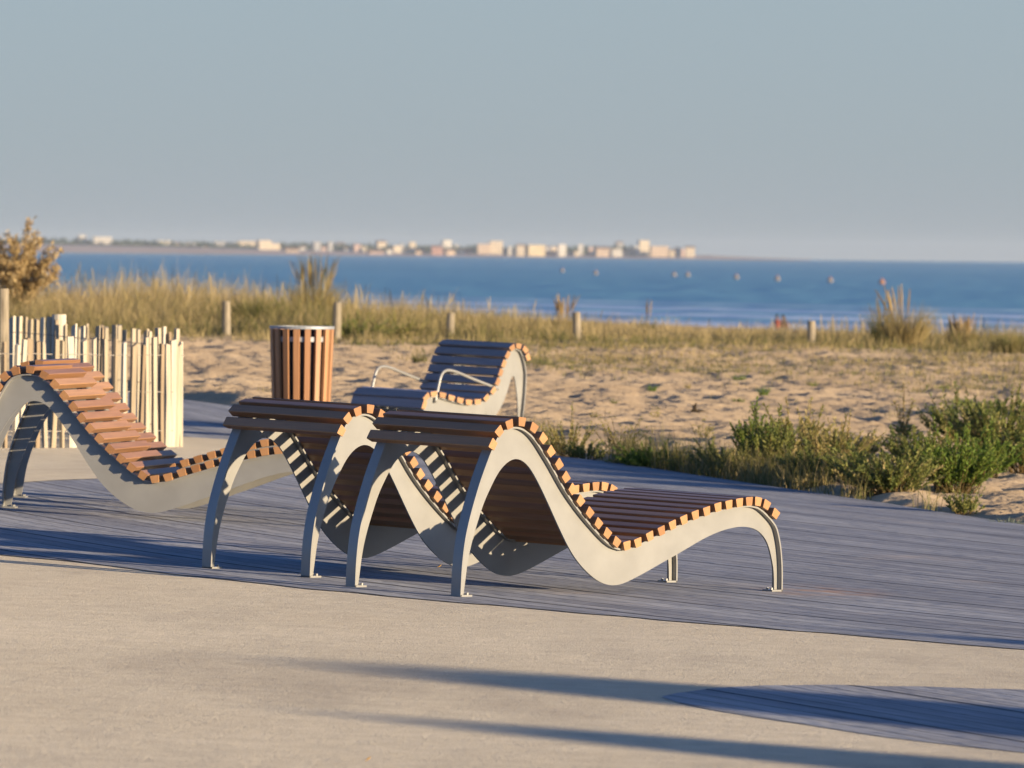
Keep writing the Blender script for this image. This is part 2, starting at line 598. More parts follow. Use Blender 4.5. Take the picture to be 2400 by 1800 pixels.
far = np.interp(ex, FAR_X, FAR_Y) + .15
near = np.interp(ex, NEAR_X, NEAR_Y) + wob(ex, .07, 20)
sheet('pavement', [(x, -8.0) for x in ex], [(x, y + .4) for x, y in zip(ex, near)], M['pave'], 0.0)
sheet('boardwalk', list(zip(ex, near)), list(zip(ex, far)), M['deck'], .004)
# lobe of the gravel path that runs in behind the left loungers
lobe_a = [(-14, 37.2), (-6, 38.6), (-3.6, 39.3), (-2.96, 40.09), (-2.68, 40.91), (-2.47, 41.38), (-1.9, 42.5), (-1.3, 43.9), (-.95, 45.2)]
lobe_b = [(-14, 53.0), (-6, 51.0), (-3.6, 50.1), (-2.96, 49.9), (-2.68, 49.8), (-2.47, 49.7), (-1.9, 49.3), (-1.3, 48.3), (-.95, 46.6)]
sheet('path', lobe_a, lobe_b, M['pave'], .008)
# second patch of boards in the right foreground
pa = np.array([(.54, 23.97), (.60, 23.72), (.72, 23.42), (.94, 22.98), (1.22, 22.5), (1.65, 22.0), (2.4, 21.2), (4, 20), (8, 18)])
pb = np.array([(.54, 24.03), (.60, 24.25), (.72, 24.54), (.94, 24.84), (1.22, 25.0), (1.65, 25.1), (2.4, 25.15), (4, 25.0), (8, 24)])
px_ = np.concatenate([np.arange(.54, 2.4, .03), np.arange(2.4, 8.01, .3)])
pm_ = list(zip(px_, np.interp(px_, pa[:, 0], pa[:, 1]) + wob(px_, .06, 33))), list(zip(px_, np.interp(px_, pb[:, 0], pb[:, 1]) + wob(px_, .06, 35)))
sheet('boardwalk', pm_[0], pm_[1], M['deck_patch'], .002)

sea_me = D.meshes.new('sea')
sea_me.from_pydata([(-5200, 330, -2.5), (5200, 330, -2.5), (5200, 7200, -2.5), (-5200, 7200, -2.5)], [], [(0, 1, 2, 3)])
tag(link('sea', sea_me, M['sea']), kind='structure')

# ------------------------------------------------------------------ loungers
SLATS = [(.147, .662), (.182, .719), (.243, .750), (.321, .762), (.397, .736), (.457, .690), (.510, .633), (.562, .577), (.609, .520), (.656, .467),
         (.709, .416), (.768, .364), (.829, .316), (.888, .272), (.950, .233), (1.017, .217), (1.088, .230), (1.161, .258), (1.235, .282), (1.308, .307),
         (1.382, .330), (1.454, .351), (1.529, .368), (1.601, .386), (1.673, .397), (1.741, .406), (1.804, .412), (1.864, .411), (1.922, .396), (1.988, .355)]
HEAD_LEG = [(.004, 0), (.004, .12), (.017, .245), (.043, .345), (.074, .436), (.109, .528)]
FOOT_LEG = [(2.014, .310), (2.038, .265), (2.060, .195), (2.074, .105), (2.078, 0)]
LOWER = [(.046, 0), (.052, .036), (.067, .159), (.092, .251), (.119, .324), (.150, .404), (.192, .475), (.230, .533), (.272, .573), (.313, .594), (.346, .599),
         (.386, .589), (.432, .558), (.490, .490), (.547, .412), (.605, .328), (.664, .245), (.722, .174), (.783, .121), (.843, .081), (.902, .052), (.953, .040),
         (1.002, .037), (1.060, .047), (1.142, .075), (1.224, .106), (1.306, .139), (1.38, .167), (1.471, .204), (1.554, .238), (1.638, .266), (1.722, .286),
         (1.808, .296), (1.877, .291), (1.93, .274), (1.975, .241), (2.003, .200), (2.024, .148), (2.042, .089), (2.048, 0)]


def spline(pts, n):
    """even, smoothed resampling of a polyline"""
    p = np.array(pts, float)
    for _ in range(3):
        q = np.empty((2 * len(p), 2))
        q[0], q[-1] = p[0], p[-1]
        q[1:-1:2] = p[:-1] * .75 + p[1:] * .25
        q[2::2] = p[:-1] * .25 + p[1:] * .75
        p = q
    d = np.concatenate([[0], np.cumsum(np.hypot(*np.diff(p, axis=0).T))])
    s = np.linspace(0, d[-1], n)
    return np.stack([np.interp(s, d, p[:, 0]), np.interp(s, d, p[:, 1])], 1)


def normals(c):
    t = np.gradient(c, axis=0)
    t /= np.linalg.norm(t, axis=1)[:, None]
    return np.stack([-t[:, 1], t[:, 0]], 1)              # to the left of the running direction = outside / top


def side_frame(root, outer, lower, w, half, web_t, name='side_plate', feet=None):
    """T-section: a cut steel web with a flat band along its outer edge"""
    n = 150
    o = spline(outer, n)
    nr = normals(o)
    inn = o - nr * .008
    lo = spline(lower, n)
    m = MB()
    ring = [(a[0], a[1]) for a in inn]
    ring2 = [(a[0], a[1]) for a in lo]
    vs, fs = [], []
    for s in (-web_t / 2, web_t / 2):
        vs += [(a, w + s, b) for a, b in ring] + [(a, w + s, b) for a, b in ring2]
    for i in range(n - 1):
        fs.append((i, i + 1, n + i + 1, n + i))
        fs.append((2 * n + i + 1, 2 * n + i, 3 * n + i, 3 * n + i + 1))
        fs.append((n + i, n + i + 1, 3 * n + i + 1, 3 * n + i))
    m.add(vs, fs, .5)
    plate = m.build(name, M['paint'], root)
    b = MB()
    vs, fs = [], []
    for k in range(n):
        for (p, s) in ((o[k], -half), (o[k], half), (inn[k], half), (inn[k], -half)):
            vs.append((p[0], w + s, p[1]))
    for i in range(n - 1):
        for k in range(4):
            a, c = 4 * i + k, 4 * i + (k + 1) % 4
            fs.append((a, a + 4, c + 4, c))
    fs += [(0, 1, 2, 3), (4 * n - 1, 4 * n - 2, 4 * n - 3, 4 * n - 4)]
    b.add(vs, fs, .5)
    band = b.build('edge_band', M['paint'], plate)
    for u, s in feet:
        q = MB()
        q.box(min(u, u + s * .072), max(u, u + s * .072), w - half, w + half, .0, .008, .5)
        for ds in (.3, .8):
            cx = u + s * .072 * ds
            if ds > .5:
                q.tube([(cx, w + half * .45, .008), (cx, w + half * .45, .017)], .006, 8, .5)
                q.tube([(cx, w - half * .45, .008), (cx, w - half * .45, .017)], .006, 8, .5)
        q.build('foot_plate', M['paint'], plate)
    return plate


def slat_rows(centres, w0, w1, outer_w=.047, inner_w=.036, depth=.039):
    c = np.array(centres)
    t = np.gradient(c, axis=0)
    t /= np.linalg.norm(t, axis=1)[:, None]
    m = MB()
    for k in range(len(c)):
        tt = t[k]
        nn = np.array([-tt[1], tt[0]])
        ow, iw = outer_w / 2, inner_w / 2
        b = .003
        pts = [(-iw, -depth / 2), (iw, -depth / 2), (ow, depth / 2 - b), (ow - b, depth / 2), (-ow + b, depth / 2), (-ow, depth / 2 - b)]
        ring = [c[k] + tt * a + nn * d for a, d in pts]
        e0, e1 = w0 + random.uniform(-.002, .002), w1 + random.uniform(-.002, .002)
        m.prism([(p[0], e0, p[1]) for p in ring], [(p[0], e1, p[1]) for p in ring])
    return m


LW, LO, LG = .655, .052, .0295


def make_lounger(label):
    root = empty('sun_lounger')
    tag(root, label, 'sun lounger', 'wave shaped sun loungers on the boardwalk')
    c = np.array(SLATS)
    base = c - normals(c) * .0195
    outer = HEAD_LEG + [tuple(p) for p in base[1:-1]] + FOOT_LEG
    for w in (0, LW):
        side_frame(root, outer, LOWER, w, LG, .008, feet=((.004, 1), (2.078, -1)))
    slat_rows(SLATS[:15], -LO, LW + LO).build('backrest', M['wood'], root)
    slat_rows(SLATS[15:], -LO, LW + LO).build('seat', M['wood'], root)
    return root


def stand(root, x, y, ang, dz=.004):
    """set a thing square on the sloping paving"""
    l = Vector((math.cos(ang), math.sin(ang), 0))
    up = Vector((-SX, -SY, 1)).normalized()
    l = (l - up * l.dot(up)).normalized()
    w = up.cross(l)
    root.matrix_world = Matrix.Translation((x, y, plane(x, y) + dz)) @ Matrix((l, w, up)).transposed().to_4x4()


def copy_tree(o, parent=None):
    c = o.copy()
    COL.objects.link(c)
    if parent is not None:
        c.parent = parent
    for ch in o.children:
        copy_tree(ch, c)
    return c


lg = make_lounger('front brown slatted lounger nearest the camera, its near grey side plate fully in view')
bpy.context.view_layer.update()
lg_poses = [(-.231, 29.897, 45.5, None),
            (-.916, 31.008, 45.2, 'brown slatted lounger half hidden behind the front lounger'),
            (-2.847, 36.362, -11.6, 'left lounger with sunlit orange slats and dull grey side plate nearest the left edge'),
            (-2.894, 37.749, -12.0, 'rear left lounger beside the paling fence, only its far slat ends and top showing')]
for x, y, a, lab in lg_poses:
    o = lg if lab is None else copy_tree(lg)
    if lab: o['label'] = lab
    stand(o, x, y, R(a))

# ------------------------------------------------------------------ armchair bench by the sand
CH = [(-.755, .190), (-.733, .255), (-.712, .312), (-.639, .336), (-.548, .328), (-.455, .309), (-.364, .291), (-.272, .278), (-.178, .282), (-.088, .312), (-.018, .366),
      (.024, .434), (.052, .502), (.080, .569), (.116, .635), (.162, .690), (.232, .703), (.300, .677), (.332, .622)]
chair = empty('armchair')
tag(chair, 'slatted armchair with steel arms and curled high back, standing at the edge of the sand', 'armchair')
cc = np.array(CH)
cb = cc - normals(cc) * .0175
outer = [(-.700, 0), (-.705, .06), (-.720, .13)] + [tuple(p) for p in cb[1:-1]] + [(.345, .53), (.350, .44), (.346, .33), (.334, .20), (.318, .08), (.312, 0)]
lower = [(-.668, 0), (-.672, .06), (-.668, .12), (-.630, .165), (-.56, .178), (-.40, .150), (-.22, .120), (-.10, .118), (.0, .142), (.063, .180), (.117, .243), (.161, .324), (.194, .415), (.212, .465),
         (.229, .480), (.246, .465), (.261, .41), (.280, .332), (.292, .24), (.298, .17), (.298, .08), (.292, 0)]
for w in (0, LW):
    side_frame(chair, outer, lower, w, LG, .008, feet=((-.700, 1), (.312, -1)))
slat_rows(CH[1:9], -LO, LW + LO, .070, .055).build('seat', M['greywood'], chair)
slat_rows(CH[9:], -LO, LW + LO, .060, .048).build('backrest', M['greywood'], chair)
for w in (-.02, LW + .02):
    r = MB()
    arm = spline([(-.592, .27), (-.581, .326), (-.561, .41), (-.545, .47), (-.512, .508), (-.45, .515), (-.36, .495), (-.268, .467), (-.113, .425), (.03, .388), (.06, .378)], 40)
    r.tube([(a, w, b) for a, b in arm], .011, 10, .5)
    r.build('armrest', M['paint'], chair, True)
stand(chair, -.16, 51.6, R(45), .01)

# ------------------------------------------------------------------ litter bin
bx, by = -1.52, 50.2
bin_ = empty('litter_bin', (bx, by, plane(bx, by) + .004))
tag(bin_, 'round litter bin clad in tapering brown wooden staves with a steel rim', 'litter bin')
NS, RT, RB, ZB, ZT = 17, .232, .205, .075, .80
for k in range(NS):
    a = 2 * math.pi * (k + .35) / NS
    ca, sa = math.cos(a), math.sin(a)
    rad, tan = Vector((ca, sa, 0)), Vector((-sa, ca, 0))
    if k == 0:
        staves = MB()
    rings = []
    for rr, z in ((RB, ZB), (RT, ZT)):
        hw = .0235 * rr / RT
        rings.append([rad * (rr + dx) + tan * (hw * s) + Vector((0, 0, z)) for dx, s in ((-.022, -1), (-.022, 1), (0, .9), (0, -.9))])
    staves.prism(*rings)
staves.build('stave_cladding', M['binwood'], bin_)


def lathe(prof, n=40):
    m = MB()
    vs = [(r_ * math.cos(2 * math.pi * k / n), r_ * math.sin(2 * math.pi * k / n), z) for r_, z in prof for k in range(n)]
    fs = [(i * n + k, i * n + (k + 1) % n, (i + 1) * n + (k + 1) % n, (i + 1) * n + k) for i in range(len(prof) - 1) for k in range(n)]
    m.add(vs, fs, .5)
    return m


lathe([(.200, ZT + .002), (.236, ZT + .002), (.236, ZT + .022), (.200, ZT + .022), (.200, ZT + .002)]).build('rim', M['steel'], bin_, False)
lathe([(.0, .10), (.165, .10), (.188, ZT - .10), (.190, ZT - .004), (.182, ZT - .004), (.160, .12), (0, .12)]).build('liner', M['dark'], bin_, True)
lathe([(.178, .16), (.184, .16), (.184, .20), (.178, .20), (.178, .16)]).build('hoop', M['steel'], bin_)
lathe([(.2085, ZT - .09), (.2105, ZT - .09), (.2125, ZT - .055), (.2100, ZT - .055)]).build('hoop', M['steel'], bin_)
lathe([(0, 0), (.16, 0), (.16, .03), (.05, .04), (.05, .10), (0, .10)]).build('base', M['steel'], bin_)

# ------------------------------------------------------------------ chestnut paling fences


def picket(m, h, w, t):
    n = 5
    lean, bow = random.uniform(-.014, .014), random.uniform(-.008, .008)
    rings = []
    for i in range(n):
        f = i / (n - 1)
        ww = w * (1 - .12 * f) * random.uniform(.88, 1.1) / 2
        cx = lean * f + bow * math.sin(math.pi * f)
        z = f * h
        if i == n - 1:
            z0, z1 = z + random.uniform(-.012, .012), z + random.uniform(-.02, .02)
        else:
            z0 = z1 = z
        rings.append([(cx - ww, -t / 2, z0), (cx + ww * .2, -t * .75, (z0 + z1) / 2), (cx + ww, -t / 2, z1), (cx + ww * .8, t / 2, z1), (cx - ww * .8, t / 2, z0)])
    k = len(rings[0])
    vs = [p for r_ in rings for p in r_]
    fs = [(i * k + j, i * k + (j + 1) % k, (i + 1) * k + (j + 1) % k, (i + 1) * k + j) for i in range(n - 1) for j in range(k)]
    fs += [tuple(range(k - 1, -1, -1)), tuple(range((n - 1) * k, n * k))]
    m.add(vs, fs)


def paling_fence(p0, p1, n, h, label, posts, dense=None, hw=(.030, .064)):
    p0, p1 = Vector(p0), Vector(p1)
    d = p1 - p0
    ang = math.atan2(d.y, d.x)
    L = d.length
    fence = empty('paling_fence', (p0.x, p0.y, plane(p0.x, p0.y)), ang)
    tag(fence, label, 'fence', 'chestnut paling fences')
    s = 0.0
    spots = []
    for k in range(n):
        f = k / (n - 1)
        spots.append(L * (f if dense is None else dense(f)))
    for s in spots:
        x, y = p0.x + d.x / L * s, p0.y + d.y / L * s
        m = MB()
        picket(m, h * random.uniform(.96, 1.03), random.uniform(*hw), random.uniform(.018, .028))
        o = m.build('picket', M['picket'], fence)
        o.location = (s, random.uniform(-.006, .006), plane(x, y) - plane(p0.x, p0.y) - .01)
        o.rotation_euler = (random.uniform(-.025, .025), random.uniform(-.012, .012), random.uniform(-.35, .35))
    for zf in (.16, .52, .86):
        m = MB()
        zz = plane(p1.x, p1.y) - plane(p0.x, p0.y)
        pts = []
        for i in range(60):
            f = i / 59
            pts.append((L * f, -.020 if (i % 2) else .016, h * zf + zz * f + random.uniform(-.004, .004)))
        m.tube(pts, .0028, 5, .5)
        m.build('wire', M['wire'], fence)
    for s, ph, pr in posts:
        x, y = p0.x + d.x / L * s, p0.y + d.y / L * s
        m = MB()
        m.tube([(0, .055, -.05), (.004, .055, ph * .5), (0, .055, ph)], [pr * 1.05, pr, pr * .96], 12)
        o = m.build('post', M['picket'], fence)
        o.location = (s, 0, plane(x, y) - plane(p0.x, p0.y))
    return fence


paling_fence((-4.3, 44.5, 0), (-2.26, 47.5, 0), 44, .74, 'front run of split chestnut palings behind the left loungers, ending in tightly packed pales',
             [(3.55, .70, .045)], dense=lambda f: f if f < .62 else .62 + (1 - (1 - (f - .62) / .38) ** 1.5) * .38)
paling_fence((-5.4, 55.0, 0), (-2.32, 48.0, 0), 62, .80, 'rear run of chestnut palings showing above the front run, with a thick corner post',
             [(5.1, .84, .055)])
pp = at(7, 770, 49)
m = MB()
m.tube([(0, 0, 0), (.005, 0, .5), (.0, 0, 1.06)], [.050, .046, .044], 14)
o = m.build('wooden_post', M['greypost'])
o.location = (at(4, 900, 49).x, 49, plane(at(4, 900, 49).x, 49) - .03)
tag(o, 'tall pale wooden post rising above the palings at the left edge', 'post')

# ------------------------------------------------------------------ vegetation builders


def blade_arrays(base, h, az, lean, width, tone, segs=3, spindle=0.0):
    """curved tapering blades: arrays of base points, heights, lean directions"""
    n = len(base)
    base = np.asarray(base, float)
    d = np.stack([np.cos(az), np.sin(az), np.zeros(n)], 1)
    face = rng.uniform(0, 2 * np.pi, n)
    s = np.stack([np.cos(face), np.sin(face), np.zeros(n)], 1)
    vs = []
    for i in range(segs + 1):
        f = i / segs
        p = base + d * (lean * h * f ** 2)[:, None] + np.array([0, 0, 1.0]) * (h * f * (1 - .25 * lean * f))[:, None]
        wv = width * ((1 - f ** 1.5) if spindle == 0 else (.25 + spindle * math.exp(-((f - .78) / .16) ** 2)))
        if i < segs or spindle:
            vs.append(p - s * (wv / 2)[:, None])
            vs.append(p + s * (wv / 2)[:, None])
        else:
            vs.append(p)
    V = np.stack(vs, 1)                                   # n, k, 3
    k = V.shape[1]
    off = np.arange(n)[:, None] * k
    q, t = [], None
    for i in range(segs if spindle else segs - 1):
        q.append(off + np.array([2 * i, 2 * i + 1, 2 * i + 3, 2 * i + 2]))
    if not spindle:
        t = off + np.array([2 * segs - 2, 2 * segs - 1, 2 * segs])
    return V.reshape(-1, 3), np.concatenate(q) if q else None, t, np.repeat(tone, k)


def merge(parts):
    V, Q, T, C = [], [], [], []
    b = 0
    for v, q, t, c in parts:
        V.append(v); C.append(c)
        if q is not None and len(q): Q.append(q + b)
        if t is not None and len(t): T.append(t + b)
        b += len(v)
    return np.concatenate(V), (np.concatenate(Q) if Q else None), (np.concatenate(T) if T else None), np.concatenate(C)


def leaf_arrays(p, d, size, width, tone):
    """small pointed leaves: position, direction, length"""
    n = len(p)
    d = d / np.linalg.norm(d, axis=1)[:, None]
    r_ = rng.normal(size=(n, 3))
    s = np.cross(d, r_)
    s /= np.linalg.norm(s, axis=1)[:, None]
    V = np.stack([p, p + d * (size * .45)[:, None] + s * (width / 2)[:, None], p + d * size[:, None], p + d * (size * .45)[:, None] - s * (width / 2)[:, None]], 1)
    q = np.arange(n)[:, None] * 4 + np.array([0, 1, 2, 3])
    return V.reshape(-1, 3), q, None, np.repeat(tone, 4)


def herb(name, label, cat, pos, w, h, stems, leaves, leaf, mat, upright=.5, group=None, dry=.12, flowers=0, fl_size=.02):
    """bushy herb of many stems clothed in small leaves; flowers on the tips"""
    root = empty(name, pos)
    tag(root, label, cat, group)
    sm = MB()
    P, Dr, S, Tn = [], [], [], []
    tips = []
    for k in range(stems):
        a = random.uniform(0, 2 * math.pi)
        r0 = random.uniform(0, .22) * w
        out = random.uniform(.05, 1.0) ** .7
        sh = h * random.uniform(.45, 1.0) * (1 - .35 * out * (1 - upright)) * (1.38 if random.random() < .14 else .92)
        ex_ = out * w * .5
        b = Vector((math.cos(a) * r0, math.sin(a) * r0, -.01))
        tip = Vector((math.cos(a) * (r0 * .5 + ex_) + random.gauss(0, .03) * w, math.sin(a) * (r0 * .5 + ex_) + random.gauss(0, .03) * w, sh))
        midp = b.lerp(tip, .5) + Vector((0, 0, sh * .12 * (1 - upright)))
        pts = [b, b.lerp(midp, .6), midp, midp.lerp(tip, .55), tip]
        rr = .0032 * (h / .35)
        sm.tube(pts, [rr, rr * .9, rr * .75, rr * .6, rr * .3], 4)
        tips.append(tip)
        stone = random.random() * .7
        if random.random() < dry: stone = .9 + random.random() * .1
        for j in range(leaves):
            f = random.uniform(.12, 1.0) ** .65
            q = pts[0].lerp(midp, f * 2) if f < .5 else midp.lerp(tip, f * 2 - 1)
            dv = (tip - b).normalized() + Vector((random.gauss(0, .6), random.gauss(0, .6), random.gauss(.15, .45)))
            P.append(q); Dr.append(dv); S.append(leaf * random.uniform(.6, 1.4) * (1.15 - .5 * f))
            Tn.append(min(1, max(0, stone + random.gauss(0, .14))))
    sm.build('stems', M['stem'], root)
    P, Dr, S = np.array(P), np.array(Dr), np.array(S)
    v, q, t, c = leaf_arrays(P, Dr, S, S * random.uniform(.26, .34), np.array(Tn))
    link('foliage', np_mesh('foliage', v, q, t, c), mat, root)
    if flowers:
        fm = MB()
        pts = random.sample(tips, min(flowers, len(tips)))
        for tp in pts:
            for c_ in range(random.randint(2, 4)):
                cpos = tp + Vector((random.gauss(0, .018), random.gauss(0, .018), random.gauss(.01, .02)))
                for a in range(5):
                    an = a * 2 * math.pi / 5 + random.random()
                    e = Vector((math.cos(an), math.sin(an) * .8, .35)) * fl_size
                    n_ = Vector((-math.sin(an), math.cos(an), .2)) * fl_size * .45
                    fm.add([cpos, cpos + e * .6 + n_, cpos + e, cpos + e * .6 - n_], [(0, 1, 2, 3)])
        fm.build('flower_heads', M['yellow'], root)
    return root


def tuft(name, label, cat, pos, w, h, n, tone, mat, plumes=0, ph=0, width=.006, group=None, lean=.5, plume_mat='plume', plume_w=.015):
    """a clump of arching blades, with taller flowering plumes if any"""
    root = empty(name, pos)
    tag(root, label, cat, group)
    r_ = np.sqrt(rng.rand(n)) * w * .22
    a = rng.uniform(0, 2 * np.pi, n)
    base = np.stack([np.cos(a) * r_, np.sin(a) * r_, np.full(n, -.01)], 1)
    az = a + rng.normal(0, .5, n)
    hh = h * rng.uniform(.5, 1.0, n)
    ln = np.clip(rng.uniform(.05, lean * 2, n), .02, 1.1)
    v, q, t, c = blade_arrays(base, hh, az, ln, np.full(n, width) * rng.uniform(.7, 1.4, n), np.clip(tone + rng.normal(0, .16, n), 0, 1))
    link('blades', np_mesh('blades', v, q, t, c), mat, root)
    if plumes:
        a = rng.uniform(0, 2 * np.pi, plumes)
        r_ = np.sqrt(rng.rand(plumes)) * w * .16
        base = np.stack([np.cos(a) * r_, np.sin(a) * r_, np.zeros(plumes)], 1)
        pr = []
        hh = ph * rng.uniform(.72, 1.0, plumes)
        lnp = np.clip(rng.normal(.13, .10, plumes), .01, .5)
        tn = np.clip(rng.normal(.72, .2, plumes), 0, 1)
        for rep in range(3):                             # crossed pairs give each plume its body
            pr.append(blade_arrays(base, hh, a, lnp, np.full(plumes, plume_w), tn, 8, 1.0))
        v, q, t, c = merge(pr)
        link('plumes', np_mesh('plumes', v, q, t, c), M[plume_mat], root)
    return root


# ------------------------------------------------------------------ grass of the dune
GX = [-26, -9, -7.1, -5.3, -4.4, -3.6, -2.7, -1.8, -.6, 1.2, 3, 4.8, 6.7, 9, 26]
GT = [1.08, 1.16, 1.15, 1.17, 1.06, .97, 1.06, .88, .76, .59, .49, .53, .56, .54, .5]        # height of the grass tops at 100 m


POST_X = [float(ray(px, 760)[0] * 85.5) for px in (530, 791)]


def dune_grass():
    parts = []
    n = 92000
    x = np.where(rng.rand(n) < .8, rng.uniform(-8.6, 8.6, n), rng.uniform(-22, 22, n))
    y = rng.uniform(62, 113, n)
    # thin out into the sand at the front edge, patchy
    patch = lattice_noise(x, y, .45, 50) * .6 + lattice_noise(x, y, 1.3, 51) * .4
    edge = np.interp(x, [-9, -5, -3, -1, 1, 4, 9], [79, 81, 83, 78, 69, 67, 68]) + 4.0 * (lattice_noise(x, y * 0, .5, 52) - .5)
    keep = (rng.rand(n) < sstep(-4, 7, y - edge) * (.22 + 1.0 * sstep(.35, .62, patch)))
    x, y, patch = x[keep], y[keep], patch[keep]
    n = len(x)
    top = np.interp(x, GX, GT)
    gz = terrain(x, y)
    h_full = np.clip(top - base_h(x, 100 + 0 * x), .26, .78)
    ramp = .28 + .72 * sstep(82, 96, y)
    for xp in POST_X:                                    # trodden ground round the posts
        ramp = ramp * (1 - .45 * ((np.abs(x - xp) < .22) & (y < 86.2)))
    clump = lattice_noise(x, y, .8, 54)
    h = h_full * ramp * rng.uniform(.5, 1.12, n) * (.45 + .55 * patch + .55 * clump)
    tone = .34 + .36 * sstep(86, 99, y) + (lattice_noise(x, y, .6, 53) - .5) * .7 + rng.normal(0, .17, n) + np.interp(x, [-8, -4, 0, 8], [.40, .32, .24, .22])
    az = rng.uniform(0, 2 * np.pi, n)
    base = np.stack([x, y, gz - .02], 1)
    for rep in range(3):
        b2 = base + np.concatenate([rng.normal(0, .035, (n, 2)), np.zeros((n, 1))], 1)
        parts.append(blade_arrays(b2, h * rng.uniform(.6, 1.1, n), az + rng.normal(0, 1.2, n), np.clip(rng.normal(.50, .26, n), .03, 1.1), rng.uniform(.006, .013, n), np.clip(tone + rng.normal(0, .1, n), 0, 1)))
    # thin seed stalks standing above the rest
    m_ = 1800
    x = rng.uniform(-9, 9, m_); y = rng.uniform(90, 110, m_)
    kk = rng.rand(m_) < sstep(.45, .8, lattice_noise(x, y, 1.1, 55))
    x, y = x[kk], y[kk]
    m_ = len(x)
    top = np.interp(x, GX, GT)
    h = np.clip(top - base_h(x, 100 + 0 * x), .25, .7) * rng.uniform(.8, 1.25, m_)
    parts.append(blade_arrays(np.stack([x, y, terrain(x, y)], 1), h, rng.uniform(0, 6.28, m_), np.clip(rng.normal(.12, .08, m_), 0, .4), np.full(m_, .012), np.clip(rng.normal(.85, .12, m_), 0, 1), 6, .9))
    v, q, t, c = merge(parts)
    o = link('dune_grass', np_mesh('dune_grass', v, q, t, c), M['grass'])
    tag(o, 'tall straw and green dune grass covering the low dune', 'grass', kind='stuff')


dune_grass()


def sparse_shoots():
    """thin scattered shoots in the sand"""
    n = 6000
    x = rng.uniform(-8, 8, n); y = rng.uniform(42, 88, n)
    pt = lattice_noise(x, y, .35, 61)
    keep = (sand_mask(x, y) > .95) & (rng.rand(n) < sstep(.48, .9, pt) * sstep(40, 85, y))
    x, y = x[keep], y[keep]
    n = len(x)
    parts = []
    for rep in range(4):
        b = np.stack([x + rng.normal(0, .03, n), y + rng.normal(0, .03, n), terrain(x, y) - .01], 1)
        parts.append(blade_arrays(b, rng.uniform(.04, .13, n), rng.uniform(0, 6.28, n), rng.uniform(.2, .9, n), np.full(n, .005), np.clip(rng.normal(.35, .22, n), 0, 1)))
    v, q, t, c = merge(parts)
    tag(link('sand_shoots', np_mesh('sand_shoots', v, q, t, c), M['grass']), 'thin grass shoots scattered over the trampled sand', 'grass', kind='stuff')


sparse_shoots()


def gpos(px, Y, up=0.0):
    x = ray(px, 700)[0] * Y
    return (x, Y, float(terrain(x, Y)) + up)


# clumps one can tell apart on the dune: pixel column, distance
tuft('grass_clump', 'tallest clump of golden marram with upright plumes, behind the litter bin', 'grass clump', gpos(738, 97), 1.1, .80, 900, .66, M['grass'], 70, 1.10, .008, 'flowering grass clumps on the dune', .3, 'grass', .011)
tuft('grass_clump', 'green arching grass clump between the two leftmost dune posts and the bin', 'grass clump', gpos(590, 90), .7, .60, 420, .25, M['grass'], 0, 0, .008, 'grass clumps on the dune', .5)
tuft('grass_clump', 'tawny plumes standing beside the dune post right of the armchair', 'grass clump', gpos(1322, 93), .5, .36, 260, .7, M['grass'], 24, .62, .008, 'flowering grass clumps on the dune', .25)
tuft('grass_clump', 'dark green spiky clump with thin stalks, left neighbour of the big right plume clump', 'grass clump', gpos(2068, 92), .55, .66, 340, .2, M['grass'], 14, .80, .008, 'flowering grass clumps on the dune', .3, 'grass', .010)
tuft('grass_clump', 'big golden clump with one thick tawny plume on the right of the dune', 'grass clump', gpos(2118, 90), 1.2, .74, 900, .74, M['grass'], 9, .95, .009, 'flowering grass clumps on the dune', .4, 'plume', .022)
tuft('grass_clump', 'orange tinted plumes near the right edge above the dune', 'grass clump', gpos(2255, 93), .9, .46, 480, .62, M['grass'], 44, .56, .008, 'flowering grass clumps on the dune', .25)
tuft('grass_clump', 'slender green clump with one tall stalk right of the middle of the dune', 'grass clump', gpos(1520, 96), .4, .34, 180, .25, M['grass'], 3, .62, .007, 'flowering grass clumps on the dune', .25)
tuft('grass_clump', 'yellow green clump at the far right end of the dune', 'grass clump', gpos(2370, 86), .9, .40, 420, .45, M['grass'], 0, 0, .008, 'grass clumps on the dune', .5)


def low_bush(label, px, Y, w, h, n, mat, group='dark low bushes at the foot of the dune'):
    herb('low_bush', label, 'bush', gpos(px, Y), w, h, n, 26, .05, mat, .5, group, .1)


low_bush('dark green bush at the foot of the dune just right of the litter bin', 850, 86, 1.0, .30, 60, M['green'])
low_bush('olive bush between the litter bin and the armchair back', 930, 87, .9, .30, 50, M['olive'])
low_bush('dark scrub in the dune grass left of the second dune post', 690, 95, .9, .42, 50, M['green'])
low_bush('grey green creeping bush on the sand at the right edge', 2362, 62, 1.1, .14, 60, M['green'], 'creeping plants on the sand')

